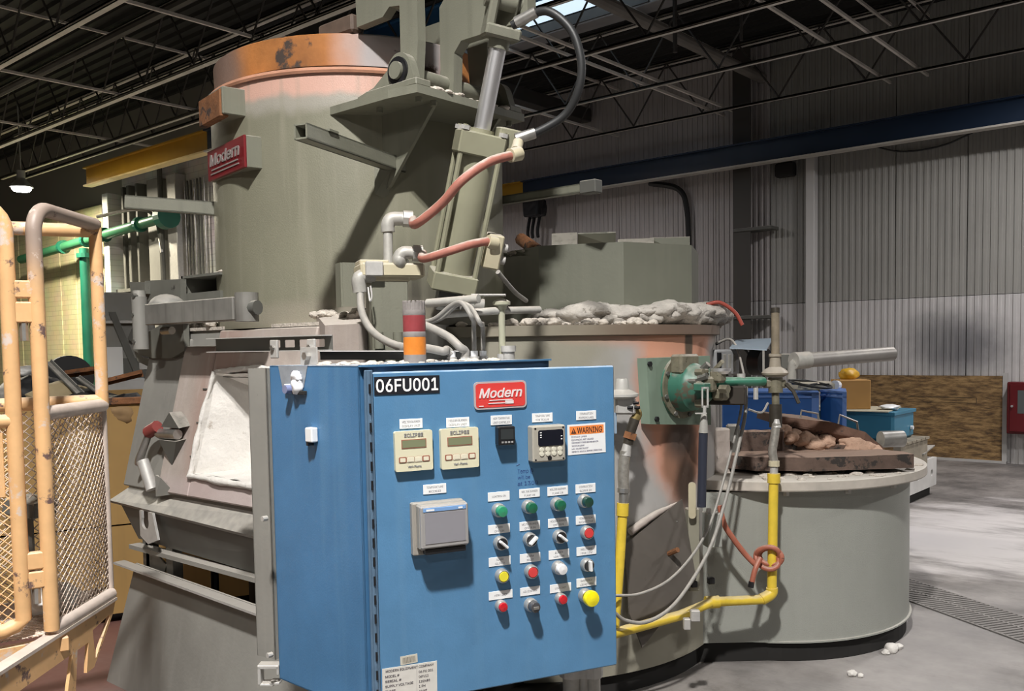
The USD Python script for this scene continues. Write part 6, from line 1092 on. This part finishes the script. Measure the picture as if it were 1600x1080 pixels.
def expanded(o_, ex, ey, W, H, dw=.030, dh=.027, r=.0019, bulge=None):
    m = MB(); ex = unit(ex); ey = unit(ey); nz = np.cross(ex, ey); k = dh/dw
    def pt(u, v): return o_+ex*u+ey*v+(bulge(u, v) if bulge else 0)
    n = int((W+H/k)/dw)+2
    for s in (1, -1):
        for i in range(n):
            c0 = i*dw-(H/k if s > 0 else 0); pts = []
            a0 = max(0, c0) if s > 0 else max(0, c0-H/k); a1 = min(W, c0+H/k) if s > 0 else min(W, c0)
            if a1-a0 < .004: continue
            us = np.linspace(a0, a1, max(2, int((a1-a0)/.05)+1)); pts = [pt(u_, (u_-c0)*k if s > 0 else (c0-u_)*k) for u_ in us]
            m.tube(pts, r, 4, cap=False)
    return m
wid = np.linalg.norm((R0-B0)[:2]); out_ = np.cross(ZZ, back); out_ = out_ if np.dot(out_, RT) > 0 else -out_
bl = lambda u_, v_: out_*(.02*math.sin(math.pi*min(1, max(0, u_/wid)))*math.sin(math.pi*min(1, v_/.63)))
expanded(XY(B0, zfl+.01), back, ZZ, wid, zmid-zfl-.02, bulge=bl).build('mesh_panel', WIRE, ba, smooth=True, kind='stuff', label='worn expanded metal side')
expanded(XY(R0, zfl+.01), side, ZZ, .85, zmid-zfl-.02).build('mesh_panel', WIRE, ba, smooth=True, kind='stuff'); expanded(XY(A0, zfl+.03)+side*.01, side, ZZ, .60, zmid-zfl-.06).build('mesh_panel', CGY, ba, smooth=True, kind='stuff')
expanded(XY(B0, zfl-.012), side, back, .8, wid, .026, .022, .0022).build('floor_mesh', WIRE, ba, smooth=True, kind='stuff')
# frame under the basket floor
uf = Fr(XY(B0, 0)-back*.06+out_*.01, back, ZZ); lw = wid+.06
MB().box(Fr(XY(B0, zfl-.05)-out_*.02, side, ZZ), (-.06, -.02, -.01), (.9, .02, .02), .002).build('toe_board', CGY, ba)
fp = Polygon([(-.9, zfl-.025), (lw, zfl-.025), (lw-.02, zfl-.06), (lw-.17, zfl-.19), (lw-.22, zfl-.19), (lw-.20, zfl-.10), (-.9, zfl-.10)])
fp = fp.difference(Polygon([(lw-.05, zfl-.062), (lw-.155, zfl-.16), (lw-.165, zfl-.075)]).buffer(.004)); fp = fp.union(Polygon([(lw-.30, zfl-.09), (lw-.27, zfl-.09), (lw-.31, zfl-.3), (lw-.38, zfl-.3)])); MB().prism(uf, fp, -.005, .005).build('underframe', CGY, ba); MB().box(uf, (-.9, zfl-.022, -.03), (lw, zfl-.012, .012)).build('edge_strip', CGW, ba)
o = thing('dark_tray', 'dark tilted metal tray inside the yellow basket', 'tray', at(46, 800, 2.85)); q = at(46, 796, 2.85); MB().box(Fr(q, unit(RT-.2*UP), unit(FW), unit(UP+.2*RT)), (-.06, -.05, -.02), (.04, .1, .03), .004).build('tray', M['greydark'], o); MB().tube([XY(q, q[2]), XY(q, zfl)], .01, 6).build('leg', M['greydark'], o)
o = thing('rag', 'crumpled grey rag on the mesh floor of the yellow basket', 'rag', XY(at(95, 950, 2.8), zfl)); q = at(95, 950, 2.8); MB().add(*blob(V(q[0]-.02, q[1]+.02, zfl+.045), .075, 5, (1.2, 1., .6), .5)).build('cloth', M['zinc'], o, smooth=True)
# ================================================================ scrap bin and what lies in it
TAN = paint('bin_tan', (.36, .22, .075), .6, var=.12, vscale=1.5, spots=((.16, .10, .04), .06, 6.), streak=((.26, .16, .06), .4)); bn0 = V(2.50, 5.22, 0); bxd = unit(V(.93, -.36, 0)); byd = np.cross(ZZ, bxd)
sb = thing('scrap_bin', 'large tan steel scrap bin behind the yellow basket', 'bin', bn0); fb2 = Fr(bn0, bxd, byd, ZZ); zt_b = 1.33; b = MB(); Lb0, Lb1, Wb = -2.6, .9, 1.5
b.box(fb2, (Lb0, 0, .59), (Lb1, .03, zt_b)); b.box(fb2, (Lb0, Wb, .06), (Lb1, Wb+.03, zt_b)); b.box(fb2, (Lb1-.03, 0, .06), (Lb1, Wb, zt_b)); b.box(fb2, (Lb0, 0, .06), (Lb0+.03, Wb, zt_b)); b.build('walls', TAN, sb); MB().box(fb2, (Lb0, 0.0, .06), (Lb1, .03, .58)).build('lower_wall', TAN, sb)
MB().box(fb2, (Lb0, -.02, zt_b-.03), (Lb1, .05, zt_b+.01), .004).build('top_rim', M['rust'], sb); MB().box(fb2, (Lb0+.05, .05, .06), (Lb1-.05, Wb, .95)).build('load', M['dark'], sb); MB().box(fb2, (Lb0+.1, .1, 0), (Lb1-.1, Wb-.1, .06)).build('skid', M['black'], sb)
def scrap(name, label, cat, mb, mat, loc): o = thing(name, label, cat, loc, None); mb.build(name.split('_')[-1], mat, o, smooth=40); return o
BK = flat('scrap_black', (.008, .008, .009), .6)
c = at(108, 590, 6.2); scrap('black_drum', 'black round drum lying in the scrap bin below the green post', 'drum', MB().cyl(c-byd*.12, c+byd*.3, .15, n=30), BK, c)
for i, (x0, y0, d0, x1, y1, d1, r, m, lb) in enumerate(((74, 566, 5.6, 140, 632, 5.5, .022, M['greydark'], 'dark angle iron lying diagonally in the scrap bin'), (98, 585, 5.9, 150, 578, 5.8, .025, M['rust'], 'rusty bar lying across the scrap bin in front of the drum'), (165, 597, 5.6, 221, 583, 5.6, .022, M['rust'], 'rusty bar sticking out of the scrap bin to the right'), (120, 590, 5.5, 190, 640, 5.5, .018, M['greydark'], 'dark bar lying low in the scrap bin behind the rear basket post'))):
    a_, b_ = at(x0, y0, d0), at(x1, y1, d1); dd = unit(b_-a_); f = Fr(a_, dd, unit(np.cross(ZZ, dd))); m_ = MB(); m_.box(f, (0, -r, -r*.2), (np.linalg.norm(b_-a_), r, r*.2)); m_.box(f, (0, r*.7, -r), (np.linalg.norm(b_-a_), r, r)); scrap('scrap_bar', lb, 'bar', m_, m, a_)
for i, (px, py, d, s, m, lb) in enumerate(((95, 612, 5.6, .13, paint('scrap_tan', (.30, .24, .14), .8, var=.3), 'pale tan crumpled scrap in the bin under the black drum'), (60, 605, 5.7, .13, BK, 'black crumpled scrap at the left of the bin between the basket posts'), (40, 578, 5.8, .05, M['zinc'], 'small grey knob of scrap seen between the two basket posts'), (190, 628, 5.5, .11, BK, 'black curved scrap sheet at the right of the bin'), (195, 640, 5.4, .09, paint('scrap_brown', (.30, .19, .09), .8, var=.3), 'brown crumpled scrap at the right rim of the bin'), (15, 620, 5.6, .15, M['greydark'], 'dark scrap heap at the far left of the bin'), (140, 625, 5.6, .12, M['dark'], 'dark scrap lump in the middle of the bin'))):
    c = at(px, py, d); m_ = MB(); m_.add(*blob(c-ZZ*s*.3, s, i+5000, (1.5, 1., .8), .5)); scrap('scrap_heap', lb, 'scrap', m_, m, c)
o = thing('white_carton', 'tall pale grey carton behind the scrap bin, left of the furnace', 'carton', at(195, 602, 7.0)); MB().box(frx(at(195, 602, 6.95), -25), (-.13, 0, -at(195, 602, 6.95)[2]), (.15, .2, .05), .01).build('carton', paint('carton_pale', (.42, .43, .44), .6), o)
# ---------------------------------------------------------------- repeats carry one group each
GROUPS = {'high_bay_lamp': 'high-bay lamps under the roof', 'crane_beam': 'crane runway beams', 'red_hose': 'red hydraulic hoses', 'conduit': 'conduits on the cabinet top', 'grey_cable': 'grey cables of the furnace',
          'rail_pipe': 'dusty pipes behind the cabinet', 'gas_pipe': 'yellow gas pipes', 'well_cover': 'charred covers of the round well', 'charred_plate': 'charred plates on the well', 'blue_bin': 'blue steel bins',
          'refractory_crumb': 'refractory crumbs on the floor', 'scrap_bar': 'bars in the scrap bin', 'scrap_heap': 'scrap in the bin', 'rag': None}
import re as _re
for p in stage.GetPrimAtPath('/World').GetChildren():
    g = GROUPS.get(_re.sub(r'_\d{3}$', '', p.GetName()))
    if g and p.GetCustomDataByKey('category'): p.SetCustomDataByKey('group', g)
